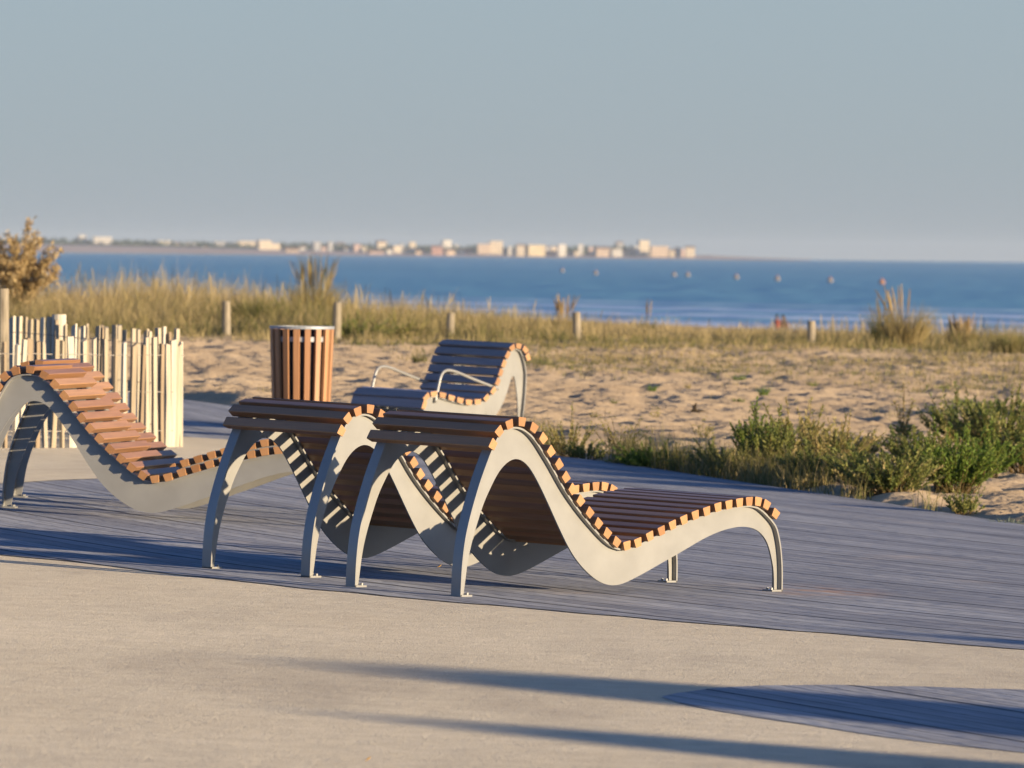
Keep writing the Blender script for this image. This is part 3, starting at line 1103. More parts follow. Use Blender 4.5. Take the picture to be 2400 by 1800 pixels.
# feathery shrub at the far left
sx0 = gpos(45, 94)
shrub = empty('feathery_shrub', sx0)
shrub.scale = (1.28, 1.28, 1.32)
tag(shrub, 'brown feathery shrub with drooping plumes at the left end of the dune', 'shrub')
br, P, Dr, S = MB(), [], [], []
for k in range(54):
    a = random.uniform(0, 2 * math.pi)
    L = random.uniform(.40, 1.0)
    tip = Vector((math.cos(a) * .62 * random.uniform(.3, 1.1) * (1.25 - .5 * L) - .08, math.sin(a) * .5, .90 * L))
    pts = [Vector((0, 0, 0)).lerp(tip, f) + Vector((0, 0, .16 * math.sin(math.pi * f))) for f in (0, .25, .5, .75, 1)]
    br.tube(pts, [.010, .008, .006, .004, .002], 5)
    for j in range(150):
        f = random.uniform(.2, 1)
        i = min(3, int(f * 4))
        q = pts[i].lerp(pts[i + 1], f * 4 - i)
        P.append(q + Vector((random.gauss(0, .018), random.gauss(0, .018), random.gauss(0, .018))))
        Dr.append(Vector((random.gauss(0, .6), random.gauss(0, .6), random.gauss(.5, .6))))
        S.append(random.uniform(.025, .06))
for cx, cz, lean in ((-.33, 1.02, -.25), (.03, 1.03, .25), (.14, .92, .12), (.28, .62, .15), (.40, .50, .05)):
    pts = [Vector((cx * f ** 1.3, 0, cz * f)) + Vector((lean * .3 * f ** 3, 0, 0)) for f in (0, .3, .6, .85, 1)]
    br.tube(pts, [.010, .008, .006, .004, .002], 5)
    for j in range(160):
        f = random.uniform(.55, 1)
        i = min(3, int(f * 4))
        q = pts[i].lerp(pts[i + 1], f * 4 - i)
        P.append(q + Vector((random.gauss(0, .022), random.gauss(0, .022), random.gauss(0, .02))))
        Dr.append(Vector((random.gauss(.1, .5), random.gauss(0, .5), random.gauss(.7, .4))))
        S.append(random.uniform(.025, .055))
br.build('branches', M['stem'], shrub)
P, Dr, S = np.array(P), np.array(Dr), np.array(S)
v, q, t, c = leaf_arrays(P, Dr, S, S * .4, np.clip(rng.normal(.45, .25, len(P)), 0, 1))
link('foliage', np_mesh('foliage', v, q, t, c), M['plume'], shrub)

# ------------------------------------------------------------------ posts along the dune
post_rows = [(530, 705, 798, 'pale wooden post in the dune grass left of the litter bin'),
             (791, 708, 780, 'wooden post directly above the right rim of the litter bin'),
             (1057, 733, 786, 'short wooden post above the armchair back'),
             (1351, 731, 785, 'wooden post beside tawny plumes right of the armchair'),
             (1902, 752, 800, 'short pale post beside the people sitting on the beach')]
for px, yt, yb, lab in post_rows:
    Yp = 85.5 if px < 1000 else 88.5
    top = at(px, yt, Yp)
    gz = float(terrain(top.x, Yp)) - .05
    hgt = top.z - gz
    m = MB()
    ln = random.uniform(-.02, .02)
    m.tube([(0, 0, 0), (ln * .5, 0, hgt * .5), (ln, 0, hgt - .012), (ln, 0, hgt)], [.055, .052, .050, .040], 12)
    o = m.build('wooden_post', M['greypost'])
    o.location = (top.x - ln, Yp, gz)
    tag(o, lab, 'post', 'wooden posts along the dune')

# ------------------------------------------------------------------ plants along the boardwalk and on the sand
GB = 'bushy herbs along the boardwalk edge'


def plant(label, px, py, w, h, stems, leaves, leaf, mat, up=.5, group=GB, name='bushy_herb', cat='bush', **kw):
    return herb(name, label, cat, on_ground(px, py), w, h, stems, leaves, leaf, mat, up, group, **kw)


plant('tall bushy herb at the left of the thick green clump beside the boardwalk', 1800, 1122, .42, .40, 70, 60, .040, M['green'], .75)
plant('spreading bush with dry tan sprigs in the middle of the thick clump', 1935, 1118, .70, .34, 90, 55, .036, M['olive'], .6, dry=.3)
plant('low dark bush at the foot of the thick clump touching the boards', 1900, 1140, .45, .22, 70, 60, .032, M['green'], .4)
plant('wide dark green bush overhanging the boardwalk edge on the right', 2085, 1166, .66, .30, 120, 60, .036, M['green'], .6)
plant('bright fresh green bush next to the wide dark bush', 2235, 1160, .58, .36, 120, 60, .040, M['fresh'], .65)
plant('tall pale green bush behind the bright one, half cut by the right edge', 2330, 1080, .75, .44, 110, 60, .042, M['green'], .7)
plant('green bush behind between the stalk plant and the right edge', 2245, 1060, .62, .36, 70, 50, .040, M['green'], .6)
plant('small dark tuft of herb alone at the boardwalk edge below the bright bush', 2258, 1204, .26, .15, 50, 40, .026, M['green'], .6)
plant('rounded dark green cushion at the boardwalk edge behind the foot end of the front lounger', 1520, 1094, .52, .17, 110, 45, .030, M['fresh'], .4)
plant('low grey green bush between the cushion and the thick clump', 1690, 1112, .46, .20, 80, 50, .028, M['green'], .5)
plant('thin yellow green herb just right of the front lounger top', 1330, 1068, .42, .30, 40, 26, .028, M['olive'], .8)
plant('yellow flowered herb right of the front lounger top', 1450, 1062, .45, .22, 46, 12, .022, M['olive'], .7, flowers=18, fl_size=.014, name='flowering_herb', cat='flower')
plant('low bright yellow bloom at the boardwalk edge among silvery leaves', 1580, 1103, .10, .10, 26, 14, .020, M['fresh'], .8, flowers=14, fl_size=.012, name='flowering_herb', cat='flower')
plant('lone herb with a few yellow blooms on the sand behind the cushion', 1650, 1035, .22, .13, 20, 12, .022, M['olive'], .6, flowers=8, fl_size=.014, name='flowering_herb', cat='flower')
plant('small yellow bloom alone on the bare sand', 1537, 985, .10, .07, 10, 6, .018, M['olive'], .8, flowers=5, fl_size=.014, name='flowering_herb', cat='flower')
plant('silvery leaved plant left of the low yellow bloom', 1556, 1088, .16, .09, 22, 16, .036, M['silver'], .4, name='silvery_plant', cat='plant')
plant('silvery leaved plant right of the low yellow bloom', 1618, 1096, .18, .10, 24, 16, .036, M['silver'], .4, name='silvery_plant', cat='plant')

plant('upright light green herb at the left shoulder of the thick clump', 1765, 1100, .30, .36, 50, 60, .036, M['fresh'], .85)
plant('yellowish bush behind the middle of the thick clump', 1870, 1085, .60, .32, 80, 55, .036, M['olive'], .65, dry=.25)
plant('tan and green bush at the right shoulder of the thick clump', 1990, 1100, .50, .28, 80, 50, .034, M['olive'], .6, dry=.35)
plant('green bush between the thick clump and the wide dark bush, close to the boards', 2010, 1150, .46, .24, 80, 55, .032, M['green'], .55)
plant('leafy bush behind the wide dark bush beside the stalk plant', 2150, 1110, .60, .32, 90, 60, .036, M['green'], .65)
plant('light green bush behind the bright fresh bush', 2300, 1125, .55, .30, 90, 60, .036, M['fresh'], .65)
plant('pale green bush cut off by the right edge above the silvery rosette', 2392, 1120, .50, .34, 80, 60, .038, M['green'], .7)
plant('scraggly olive herb between the yellow flowered herb and the cushion', 1475, 1082, .34, .15, 50, 26, .026, M['olive'], .6)
plant('green herb at the left foot of the yellow flowered herb', 1375, 1074, .36, .16, 54, 34, .028, M['green'], .6)
plant('low mixed bush between the grey green bush and the thick clump', 1740, 1122, .34, .20, 60, 50, .028, M['olive'], .6)
plant('small olive herb touching the boards left of the cushion', 1462, 1088, .22, .10, 40, 26, .024, M['olive'], .5)
plant('dry reddish sprigs lying at the boardwalk edge under the thick clump', 1905, 1146, .30, .08, 40, 20, .030, M['olive'], .3, dry=.95)


def edge_weeds():
    """thin grassy weeds mixed in between the bushes along the boards"""
    n = 2600
    x = rng.uniform(-.2, 2.55, n)
    y = np.interp(x, FAR_X, FAR_Y) + .30 + np.abs(rng.normal(0, 1.0, n)) * np.interp(x, [0, 1.2, 3, 6], [.5, .8, 1.5, 2.0])
    keep = rng.rand(n) < sstep(.30, .70, lattice_noise(x, y * .5, 1.6, 71))
    x, y = x[keep], y[keep]
    n = len(x)
    parts = []
    tone = np.clip(rng.normal(.42, .26, n), 0, 1)
    for rep_ in range(4):
        b = np.stack([x + rng.normal(0, .025, n), y + rng.normal(0, .025, n), terrain(x, y) - .01], 1)
        parts.append(blade_arrays(b, rng.uniform(.06, .30, n), rng.uniform(0, 6.28, n), rng.uniform(.08, .8, n), np.full(n, .0042), tone))
    v, q, t, c = merge(parts)
    tag(link('edge_weeds', np_mesh('edge_weeds', v, q, t, c), M['grass']), 'thin yellow green weeds growing between the bushes along the boardwalk', 'weeds', kind='stuff')


edge_weeds()

# tall dry stalk
sp = on_ground(2117, 1052)
stalk = empty('stalk_plant', sp)
tag(stalk, 'tall thin reddish flower stalk rising from a green rosette', 'plant')
m, P, Dr, S = MB(), [], [], []
for dx, hh in ((0, .44), (-.035, .26), (.05, .25), (-.07, .30), (.075, .31)):
    pts = [Vector((dx * f ** 1.2, .01 * dx, hh * f)) for f in (0, .3, .6, 1)]
    m.tube(pts, [.005, .004, .0035, .002], 5)
    for j in range(int(230 * hh)):
        f = random.uniform(.25, 1)
        P.append(Vector((dx * f ** 1.2, 0, hh * f)) + Vector((random.gauss(0, .008), random.gauss(0, .008), 0)))
        Dr.append(Vector((random.gauss(0, 1), random.gauss(0, 1), .6)))
        S.append(random.uniform(.012, .03))
m.build('stems', M['stem'], stalk)
P, Dr, S = np.array(P), np.array(Dr), np.array(S)
v, q, t, c = leaf_arrays(P, Dr, S, S * .45, np.clip(rng.normal(.75, .2, len(P)), 0, 1))
link('seed_heads', np_mesh('seed_heads', v, q, t, c), M['olive'], stalk)
n = 240
a = rng.uniform(0, 6.28, n)
P = np.stack([np.cos(a) * rng.rand(n) * .10, np.sin(a) * rng.rand(n) * .10, rng.rand(n) * .10], 1)
v, q, t, c = leaf_arrays(P, np.stack([np.cos(a), np.sin(a), rng.rand(n)], 1), rng.uniform(.03, .07, n), np.full(n, .014), rng.rand(n) * .7)
link('rosette', np_mesh('rosette', v, q, t, c), M['green'], stalk)

# silver spiky plant at the right edge
sv = on_ground(2362, 1226)
tuft('silvery_plant', 'silvery spiky rosette at the boardwalk edge on the far right', 'plant', sv, .30, .085, 120, .5, M['silver'], 0, 0, .012, None, .7)

TG = 'small tufts growing on the open sand'
for px, py, w, h, n, tone, mat, lab in [
    (982, 852, .34, .19, 130, .35, 'grass', 'yellow green grass tuft on the sand left of the armchair back'),
    (1732, 906, .26, .10, 110, .45, 'fresh', 'round yellowish tuft on the sand below the beach sitters'),
    (1528, 928, .16, .10, 60, .3, 'fresh', 'small green sprig in the middle of the sand'),
    (1612, 925, .10, .09, 36, .7, 'grass', 'tiny brownish sprig right of the small green sprig'),
    (1905, 916, .26, .10, 80, .4, 'green', 'green tuft on the sand above the thick clump'),
    (1790, 943, .18, .14, 70, .3, 'fresh', 'upright green sprig on the sand above the tall bushy herb'),
    (1730, 950, .26, .06, 90, .2, 'green', 'flat grey green tuft left of the upright sprig'),
    (2255, 966, .26, .12, 110, .4, 'fresh', 'bright green cushion tuft on the sand near the right edge'),
    (2215, 924, .40, .08, 120, .4, 'fresh', 'wide low green tuft behind the stalk plant'),
    (1438, 958, .10, .08, 40, .2, 'green', 'faint green sprig left on the open sand above the yellow blooms'),
    (1392, 990, .12, .08, 40, .4, 'grass', 'dry thin sprig right behind the armchair leg')]:
    p = on_ground(px, py)
    tuft('sand_tuft', lab, 'plant', p, w, h, n, tone, M[mat], 0, 0, .006, TG, .6)

# driftwood twig and stones
p = on_ground(1628, 977)
m = MB()
m.tube([(-.03, 0, .01), (.0, 0, .035), (.012, .0, .085)], [.012, .015, .008], 6)
m.tube([(0, 0, .02), (.06, .01, .012), (.10, .02, .010)], [.014, .012, .006], 6)
m.tube([(0, 0, .03), (-.02, .01, .07)], [.010, .004], 6)
o = m.build('driftwood', M['deadwood'])
o.location = p
tag(o, 'dark broken piece of driftwood lying on the sand', 'driftwood')


def rock(px, py, s, lab, grp):
    m = MB()
    n = 7
    vs, fs = [], []
    for i, (f, z) in enumerate(((.55, -.1), (1, .15), (.85, .5), (.4, .72))):
        for k in range(n):
            a = 2 * math.pi * k / n
            r_ = s * f * random.uniform(.8, 1.2)
            vs.append((math.cos(a) * r_ * 1.3, math.sin(a) * r_, z * s))
    for i in range(3):
        for k in range(n):
            fs.append((i * n + k, i * n + (k + 1) % n, (i + 1) * n + (k + 1) % n, (i + 1) * n + k))
    fs.append(tuple(range(3 * n, 4 * n)))
    m.add(vs, fs)
    o = m.build('stone', M['stone'])
    o.location = on_ground(px, py)
    tag(o, lab, 'stone', grp)


SG = 'pale stones at the boardwalk edge'
rock(1522, 1092, .035, 'pale stone under the green cushion at the boardwalk edge', SG)
rock(1622, 1072, .032, 'pale upright stone behind the silvery leaved plant', SG)
rock(1540, 1098, .022, 'small brown stone left of the low yellow bloom', SG)
rock(1640, 1106, .024, 'small stone between the silvery plant and the grey green bush', SG)


def leaf_litter(px, py, s, lab):
    m = MB()
    m.add([(-s, 0, 0), (0, -s * .5, .008), (s, 0, .014), (0, s * .5, .010), (0, 0, .002)], [(0, 1, 4), (1, 2, 4), (2, 3, 4), (3, 0, 4)])
    r = ray(px, py)
    for Y in np.arange(18, 60, .02):
        if EYE + r[2] * Y <= plane(r[0] * Y, Y): break
    o = m.build('fallen_leaf', M['leaf'])
    o.location = (r[0] * Y, Y, plane(r[0] * Y, Y) + .009)
    tag(o, lab, 'leaf')


leaf_litter(862, 1793, .010, 'dry yellow leaf on the gravel at the bottom edge')
leaf_litter(1030, 1335, .012, 'dry orange leaf on the boards under the loungers')

# ------------------------------------------------------------------ people on the beach


def sphere(m, c, r_, n=10, sc=(1, 1, 1)):
    vs, fs = [], []
    for i in range(n + 1):
        th = math.pi * i / n
        for k in range(n):
            ph = 2 * math.pi * k / n
            vs.append((c[0] + r_ * sc[0] * math.sin(th) * math.cos(ph), c[1] + r_ * sc[1] * math.sin(th) * math.sin(ph), c[2] + r_ * sc[2] * math.cos(th)))
    for i in range(n):
        for k in range(n):
            fs.append((i * n + k, (i + 1) * n + k, (i + 1) * n + (k + 1) % n, i * n + (k + 1) % n))
    m.add(vs, fs)


def sitter(px, Y, rz, label, shirt, hair):
    """seated figure, knees drawn up, grown as one skin from its skeleton"""
    x = ray(px, 760)[0] * Y
    root = empty('person', (x, Y, float(base_h(x, Y))), rz)
    tag(root, label, 'person', 'people sitting on the beach')
    root.scale = (.85, .85, .85)
    V = [(0, 0, .12), (0, .02, .30), (0, .05, .50), (0, .06, .60), (0, .05, .68), (0, .04, .80),
         (-.10, -.02, .12), (-.14, -.34, .42), (-.13, -.52, .08), (-.13, -.68, .05), (.10, -.02, .12), (.14, -.34, .42), (.13, -.52, .08), (.13, -.68, .05),
         (-.19, .05, .56), (-.22, -.14, .38), (-.12, -.34, .44), (.19, .05, .56), (.22, -.14, .38), (.12, -.34, .44)]
    E_ = [(0, 1), (1, 2), (2, 3), (3, 4), (4, 5), (0, 6), (6, 7), (7, 8), (8, 9), (0, 10), (10, 11), (11, 12), (12, 13), (2, 14), (14, 15), (15, 16), (2, 17), (17, 18), (18, 19)]
    rad = [.15, .14, .15, .08, .055, .095, .10, .075, .055, .04, .10, .075, .055, .04, .065, .05, .04, .065, .05, .04]
    me = D.meshes.new('body')
    me.from_pydata(V, E_, [])
    body = link('body', me, M['skin'], root)
    md = body.modifiers.new('skin', 'SKIN')
    for i, r_ in enumerate(rad):
        me.skin_vertices[0].data[i].radius = (r_, r_)
    me.skin_vertices[0].data[0].use_root = True
    sb = body.modifiers.new('sub', 'SUBSURF')
    sb.levels = sb.render_levels = 1
    m = MB()
    prof = [(.05, .17, .14, .08), (.05, .175, .15, .25), (.05, .19, .155, .42), (.05, .21, .14, .55), (.05, .10, .09, .63)]
    n = 14
    vs = [(a * math.cos(2 * math.pi * k / n), .04 + b * math.sin(2 * math.pi * k / n), z) for _, a, b, z in prof for k in range(n)]
    fs = [(i * n + k, i * n + (k + 1) % n, (i + 1) * n + (k + 1) % n, (i + 1) * n + k) for i in range(len(prof) - 1) for k in range(n)]
    m.add(vs, fs)
    m.build('shirt', shirt, root, True)
    m = MB()
    sphere(m, (0, .065, .825), .115, 10, (1, 1.05, 1.0))
    m.build('hair', hair, root, True)


sitter(1822, 375, 2.6, 'person in a red top sitting on the beach, left of the dark haired one', M['redcloth'], M['hair'])
sitter(1836, 374, .4, 'dark haired person in dark clothes sitting upright on the beach beside a short post', M['darkcloth'], M['hair'])

# ------------------------------------------------------------------ buoys
orders = ['first', 'second', 'third', 'fourth', 'fifth', 'sixth', 'seventh']
for i, (px, py) in enumerate([(1318, 635), (1396, 641), (1580, 645), (1612, 645.5), (1726, 651), (1822, 655), (1946, 659), (2067, 663)]):
    Yb = 4.0 * F_PX / ((py + 3 - HOR) - ROLL * (px - 1200))
    x = ray(px, py)[0] * Yb
    b = empty('buoy', (x, Yb, -2.62))
    s = Yb / 1500
    tag(b, ('orange buoy, rightmost of the row on the sea, above the big plume clump' if i == 7 else f'pale buoy on the sea, {orders[i]} from the left of the row of eight'), 'buoy', 'row of buoys on the sea')
    m = MB()
    sphere(m, (0, 0, .40), .46, 12, (1, 1, .95))
    m.build('float', M['buoyor'] if i == 7 else M['buoy'], b, True)
    m = MB()
    m.tube([(0, 0, .78), (0, 0, 1.0)], [.16, .10], 10)
    m.build('top_ring', M['buoyred'], b)

# ------------------------------------------------------------------ far shore
YS = 6000.0
PXM = F_PX / YS


def shore_pt(px, py, Y=YS):
    return at(px, py, Y)


def shore_line():
    # beach and land: rows from the water's edge back
    pxs = np.linspace(-900, 1900, 120)
    vs, fs, n = [], [], len(pxs)
    for row, (dY, up) in enumerate(((0, -.5), (40, .6), (220, 1.0), (320, 1.0), (900, 1.0))):
        for px in pxs:
            Y = YS + dY
            x = ray(px, 590)[0] * YS * (Y / YS)
            hb = np.interp(px, [-900, 150, 500, 900, 1300, 1650, 1800, 1900], [6.5, 5.8, 4.6, 2.6, 2.2, 3.0, 1.2, .4])
            z = -2.5 + (hb * up if row > 0 else -.4) * (1 if row < 3 else 1.25)
            vs.append((x, Y, z))
    for r_ in range(4):
        for i in range(n - 1):
            fs.append((r_ * n + i, r_ * n + i + 1, (r_ + 1) * n + i + 1, (r_ + 1) * n + i))
    me = D.meshes.new('far_shore')
    me.from_pydata(vs, [], fs)
    tag(link('far_shore', me, M['farbeach'], smooth=True), kind='structure')
    # low headland running out to the right
    vs, fs = [], []
    pxs = np.linspace(1480, 1850, 40)
    for j, dY in enumerate((150, 260, 420)):
        for px in pxs:
            f = (px - 1480) / 370
            x = ray(px, 600)[0] * (YS + dY)
            z = -2.7 + (0 if j != 1 else (5.2 * (1 - f) ** .8 + .5 * lattice_noise(np.array([px * 1.0]), np.array([0.5]), .05, 77)[0]))
            vs.append((x, YS + dY, z))
    n = len(pxs)
    for j in range(2):
        for i in range(n - 1):
            fs.append((j * n + i, j * n + i + 1, (j + 1) * n + i + 1, (j + 1) * n + i))
    me = D.meshes.new('headland')
    me.from_pydata(vs, [], fs)
    tag(link('headland', me, M['farland'], smooth=True), kind='structure')


shore_line()


def shore_woods():
    parts = []
    n = 1900
    px = rng.uniform(-300, 1560, n)
    dY = rng.uniform(340, 800, n)
    topy = np.interp(px, [-300, 0, 150, 480, 700, 900, 1200, 1400, 1480, 1560], [10.5, 10.5, 10.2, 8.8, 8.8, 7.6, 7.2, 8.6, 9.5, 4.0])
    for k in range(n):
        Y = YS + dY[k]
        x = ray(px[k], 580)[0] * Y
        w = rng.uniform(3.0, 7.0)
        h = topy[k] * rng.uniform(.62, 1.05) * (.72 if dY[k] < 480 else 1.0)
        tone = rng.rand()
        nv = 26
        th = rng.uniform(0, 2 * np.pi, nv)
        cz = rng.rand(nv)
        rr = w * np.sqrt(1 - (2 * cz - 1) ** 2) * rng.uniform(.7, 1.0, nv)
        P = np.stack([x + np.cos(th) * rr * .6, Y + np.sin(th) * rr * .6, -1 + h * .25 + cz * h * .75], 1)
        Dv = rng.normal(size=(nv, 3))
        parts.append(leaf_arrays(P, Dv, rng.uniform(2.2, 4.2, nv), rng.uniform(1.6, 3.0, nv), np.full(nv, tone)))
    v, q, t, c = merge(parts)
    tag(link('shore_trees', np_mesh('shore_trees', v, q, t, c), M['shorewood']), 'distant band of dark trees behind the houses on the far shore', 'trees', kind='stuff')


shore_woods()

WALLS = {'cream': (.42, .345, .245), 'white': (.42, .385, .33), 'pink': (.36, .25, .20), 'peach': (.40, .30, .21), 'grey': (.24, .23, .22), 'yellow': (.42, .335, .20), 'red': (.28, .155, .12)}


def wall_mat(name, col):
    """rendered wall with rows of dark window openings"""
    t = NT(name)
    tc = t.n('TexCoord')
    sp_ = t.n('SeparateXYZ')
    t.l(tc.outputs['Object'], sp_.inputs[0])
    wx = t.math('LESS_THAN', t.math('FRACT', t.math('MULTIPLY', sp_.outputs[0], .34)), .40)
    wz = t.math('LESS_THAN', t.math('FRACT', t.math('MULTIPLY', sp_.outputs[2], .33)), .46)
    nz = t.noise(t.coords('Object', (.18, .18, .25)), 1.0, 3)
    c = t.ramp(nz.outputs['Fac'], [(.3, tuple(v * .86 for v in col)), (.7, tuple(v * 1.06 for v in col))])
    c = t.mix(t.math('MULTIPLY', wx, wz), c, (.10, .10, .11))
    return t.set(Base_Color=c, Roughness=.85, Specular_IOR_Level=.1)


WM = {k: wall_mat('render_' + k, tuple(min(.8, v * 1.18) for v in c)) for k, c in WALLS.items()}
B = [  # x0, x1, top, base (photograph pixels), colour, roof, label
    (183, 201, 552, 562, 'white', 'f', 'small pale block on the wooded skyline, leftmost building of the far shore'),
    (219, 262, 556, 568, 'white', 'f', 'long white block among trees at the left of the far shore'),
    (368, 398, 565, 579, 'white', 'f', 'cream white house, left of a pair above the far beach'),
    (402, 423, 568, 579, 'white', 'p', 'lower white house, right of a pair above the far beach'),
    (427, 457, 570, 580, 'grey', 'f', 'dim grey house right of the white pair above the far beach'),
    (476, 487, 578, 592, 'white', 'p', 'small white hut standing on the far beach'),
    (500, 535, 567, 579, 'grey', 'f', 'faint grey long house left of the long cream hotel'),
    (545, 554, 568, 579, 'white', 'f', 'narrow white house touching the left of the long cream hotel'),
    (558, 603, 566, 585, 'cream', 'f', 'left wing of the long cream seafront hotel'),
    (603, 633, 564, 587, 'cream', 'f', 'raised centre of the long cream seafront hotel'),
    (633, 655, 571, 589, 'cream', 'f', 'low right wing of the long cream seafront hotel'),
    (668, 699, 580, 595, 'peach', 'p', 'low peach house by the water right of the long hotel'),
    (732, 750, 568, 588, 'grey', 'f', 'grey white block behind the tallest grass plumes'),
    (767, 779, 568, 590, 'grey', 'f', 'slim grey block right of the tallest grass plumes'),
    (787, 806, 568, 584, 'grey', 'p', 'faint grey gabled house right of the slim grey block'),
    (827, 844, 571, 588, 'pink', 'p', 'pinkish gabled house alone left of the big cream gable'),
    (881, 904, 564, 586, 'cream', 'p', 'big cream gabled house on the skyline, left of centre'),
    (861, 897, 585, 597, 'pink', 'p', 'low pinkish terrace in front of the big cream gable'),
    (919, 938, 577, 593, 'cream', 'f', 'square cream house right of the big cream gable'),
    (945, 958, 583, 596, 'cream', 'p', 'low cream cottage left of the tall cream house'),
    (958, 973, 568, 595, 'cream', 'f', 'tall narrow cream house near the middle of the far shore'),
    (973, 999, 584, 597, 'peach', 'p', 'low peach terrace right of the tall narrow cream house'),
    (1010, 1036, 575, 595, 'red', 'p', 'reddish house with sloping roof near the middle of the far shore'),
    (1036, 1057, 564, 583, 'white', 'f', 'white block standing above the reddish house'),
    (1067, 1074, 574, 584, 'white', 'f', 'tiny white house right of the reddish house'),
    (1087, 1108, 581, 593, 'red', 'p', 'low red brown house left of the wide cream apartment block'),
    (1118, 1147, 573, 591, 'peach', 'f', 'left peach half of the wide apartment block'),
    (1147, 1177, 566, 591, 'cream', 'f', 'higher cream half of the wide apartment block'),
    (1190, 1200, 579, 596, 'white', 'f', 'small white house right of the wide apartment block'),
    (1210, 1229, 572, 594, 'cream', 'p', 'cream gabled house left of the long yellow block'),
    (1233, 1274, 575, 597, 'yellow', 'f', 'long yellow cream block on the seafront'),
    (1276, 1302, 588, 599, 'pink', 'p', 'low pink row right of the long yellow block'),
    (1306, 1325, 574, 598, 'white', 'f', 'square white tower house above the low pale shed'),
    (1326, 1343, 591, 604, 'white', 'p', 'low pale shed at the water under the white tower house'),
    (1355, 1366, 574, 592, 'white', 'f', 'slim white tower standing alone among trees'),
    (1362, 1373, 595, 605, 'white', 'p', 'small white boathouse at the water under the slim tower'),
    (1378, 1389, 581, 595, 'pink', 'f', 'narrow pinkish house right of the slim white tower'),
    (1396, 1426, 578, 597, 'peach', 'p', 'peach house with a pitched roof left of the ridge'),
    (1434, 1458, 585, 597, 'white', 'f', 'low white row below the house on the ridge'),
    (1443, 1460, 566, 577, 'grey', 'p', 'grey house high on the wooded ridge left of the tallest block'),
    (1468, 1484, 582, 595, 'white', 'p', 'small white house left of the tallest block'),
    (1496, 1520, 564, 594, 'cream', 'f', 'tallest cream apartment block on the point'),
    (1524, 1565, 578, 594, 'peach', 'f', 'low peach wing right of the tallest block'),
    (1582, 1595, 580, 594, 'white', 'p', 'small white house between the low wing and the last house'),
    (1606, 1628, 577, 597, 'cream', 'p', 'last cream house at the right end of the far shore'),
    (702, 718, 576, 590, 'white', 'p', 'small white house between the low peach house and the grey white block'),
    (752, 764, 577, 590, 'pink', 'p', 'little pink house between the grey white block and the slim grey block'),
    (806, 823, 580, 592, 'white', 'p', 'low white house left of the pinkish gabled house'),
    (845, 858, 579, 592, 'cream', 'f', 'small cream cube right of the pinkish gabled house'),
    (905, 917, 583, 595, 'white', 'p', 'low white cottage between the big cream gable and the square cream house'),
    (938, 946, 572, 588, 'grey', 'f', 'narrow grey house behind the low cream cottage'),
    (1042, 1064, 584, 597, 'peach', 'p', 'low peach cottage at the foot of the white block'),
    (1074, 1087, 584, 596, 'white', 'p', 'white cottage left of the low red brown house'),
    (1178, 1190, 583, 597, 'peach', 'p', 'peach cottage right of the higher cream apartment half'),
    (1200, 1210, 584, 598, 'cream', 'f', 'tiny cream house left of the cream gable by the yellow block'),
    (1275, 1290, 577, 590, 'grey', 'p', 'grey roofed house behind the low pink row'),
    (1291, 1305, 578, 592, 'cream', 'f', 'small cream house between the low pink row and the white tower house'),
    (1344, 1355, 588, 600, 'cream', 'p', 'cream hut between the pale shed and the slim white tower'),
    (1390, 1397, 585, 598, 'white', 'f', 'tiny white annex left of the peach house'),
    (1420, 1434, 582, 597, 'cream', 'p', 'cream house overlapping the right of the peach house'),
    (1458, 1470, 586, 598, 'peach', 'p', 'peach cottage right of the low white row'),
    (1484, 1497, 578, 596, 'white', 'f', 'white house against the left of the tallest block'),
    (1565, 1582, 584, 597, 'cream', 'p', 'cream cottage right of the low peach wing'),
    (1594, 1607, 585, 598, 'pink', 'f', 'pink house touching the last cream house')]
for x0, x1, yt, yb, colr, rf, lab in B:
    Y = YS + (60 if yb > 593 else 260 if yb > 586 else 480) + random.uniform(0, 60)
    a, b = at(x0, yb, Y), at(x1, yb, Y)
    top = at((x0 + x1) / 2, yt, Y).z
    w = b.x - a.x
    zb = min(a.z, -1.0) - 1.5
    h = top - zb
    root = empty('building', ((a.x + b.x) / 2, Y, zb), R(random.choice([8, 14, 20, 28])))
    tag(root, lab, 'building', 'buildings along the far shore')
    dp = w * .7
    hh = h if rf == 'f' else h - min(w * .18, h * .3)
    m = MB()
    m.box(-w / 2, w / 2, -dp / 2, dp / 2, 0, hh)
    m.build('wall', WM[colr], root)
    m = MB()
    if rf == 'f':
        m.box(-w / 2 - .25, w / 2 + .25, -dp / 2 - .25, dp / 2 + .25, hh + .01, hh + .35)
        m.build('roof', WM[colr], root)
    else:
        e = .4
        m.add([(-w / 2 - e, -dp / 2 - e, hh), (w / 2 + e, -dp / 2 - e, hh), (w / 2 + e, dp / 2 + e, hh), (-w / 2 - e, dp / 2 + e, hh), (-w / 2 - e, 0, h), (w / 2 + e, 0, h)],
              [(0, 1, 5, 4), (2, 3, 4, 5), (1, 2, 5), (3, 0, 4), (3, 2, 1, 0)])
        m.build('roof', M['roof'], root)
# ------------------------------------------------------------------ trees added out of frame on the right, standing in for unseen shadow casters


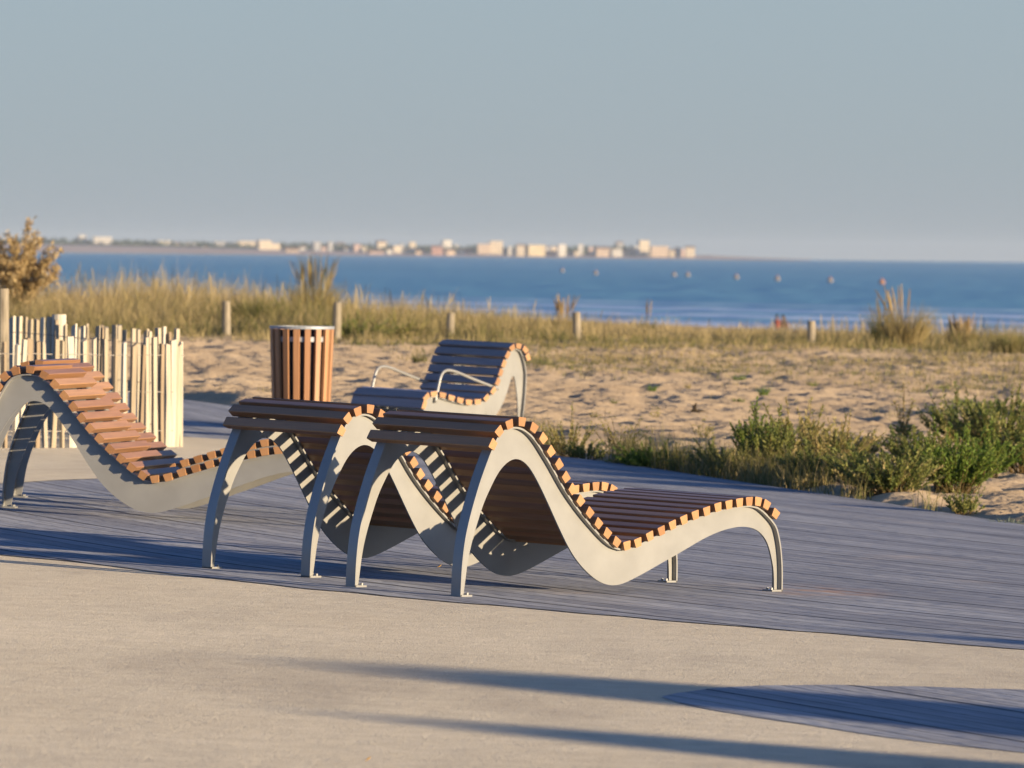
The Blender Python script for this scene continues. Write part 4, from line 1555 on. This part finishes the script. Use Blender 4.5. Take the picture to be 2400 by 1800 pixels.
def conifer(px, label, tip, h, rad, power):
    """added conifer, placed so that its shadow tip falls on the given ground point"""
    dist = h / math.tan(R(SUN_EL))
    for _ in range(20):
        x = tip[0] + math.sin(R(SUN_AZ)) * dist
        y = tip[1] - math.cos(R(SUN_AZ)) * dist
        dist = (float(base_h(x, y)) + h - plane(*tip)) / math.tan(R(SUN_EL))
    root = empty('shadow_conifer', (x, y, float(base_h(x, y)) - .05))
    tag(root, label, 'tree', 'conifers added out of frame to cast shadows')
    m = MB()
    m.tube([(0, 0, 0), (.01, 0, h * .4), (0, 0, h * .95)], [.06, .045, .012], 8)
    m.build('trunk', M['stem'], root)
    n = 26000
    f = rng.rand(n) ** .8
    r_ = rad * (1 - f) ** power * np.sqrt(rng.rand(n)) + .02
    a = rng.uniform(0, 6.28, n)
    P = np.stack([np.cos(a) * r_, np.sin(a) * r_, .03 + f * (h - .05)], 1)
    Dv = np.stack([np.cos(a), np.sin(a), rng.uniform(.2, 1.2, n)], 1) + rng.normal(0, .3, (n, 3))
    v, q, t, c = leaf_arrays(P, Dv, rng.uniform(.06, .13, n), np.full(n, .035), rng.rand(n))
    link('crown', np_mesh('crown', v, q, t, c), M['green'], root)


conifer(0, 'broad rounded conifer added out of frame on the right to cast a foreground shadow', (-.50, 25.02), 2.1, 1.15, .36)
conifer(0, 'narrow pointed conifer added out of frame on the right to cast a foreground shadow', (-.28, 22.42), 2.1, 1.35, .62)
conifer(0, 'small conifer added out of frame on the right to cast a shadow on the boardwalk', (1.62, 28.4), 1.7, .30, .6)

# ------------------------------------------------------------------ sea air: far things fade a little
hz = D.materials.new('haze_air')
hz.use_nodes = True
hz.node_tree.nodes.clear()
ho = hz.node_tree.nodes.new('ShaderNodeOutputMaterial')
hv = hz.node_tree.nodes.new('ShaderNodeVolumePrincipled')
hv.inputs['Color'].default_value = (.80, .88, .96, 1)
hv.inputs['Density'].default_value = 0.00005
hz.node_tree.links.new(hv.outputs[0], ho.inputs['Volume'])
m = MB()
m.box(-5400, 5400, -80, 7400, -10, 17, .5)
tag(m.build('haze', hz), 'thin sea haze over the whole bay', 'haze', kind='stuff')
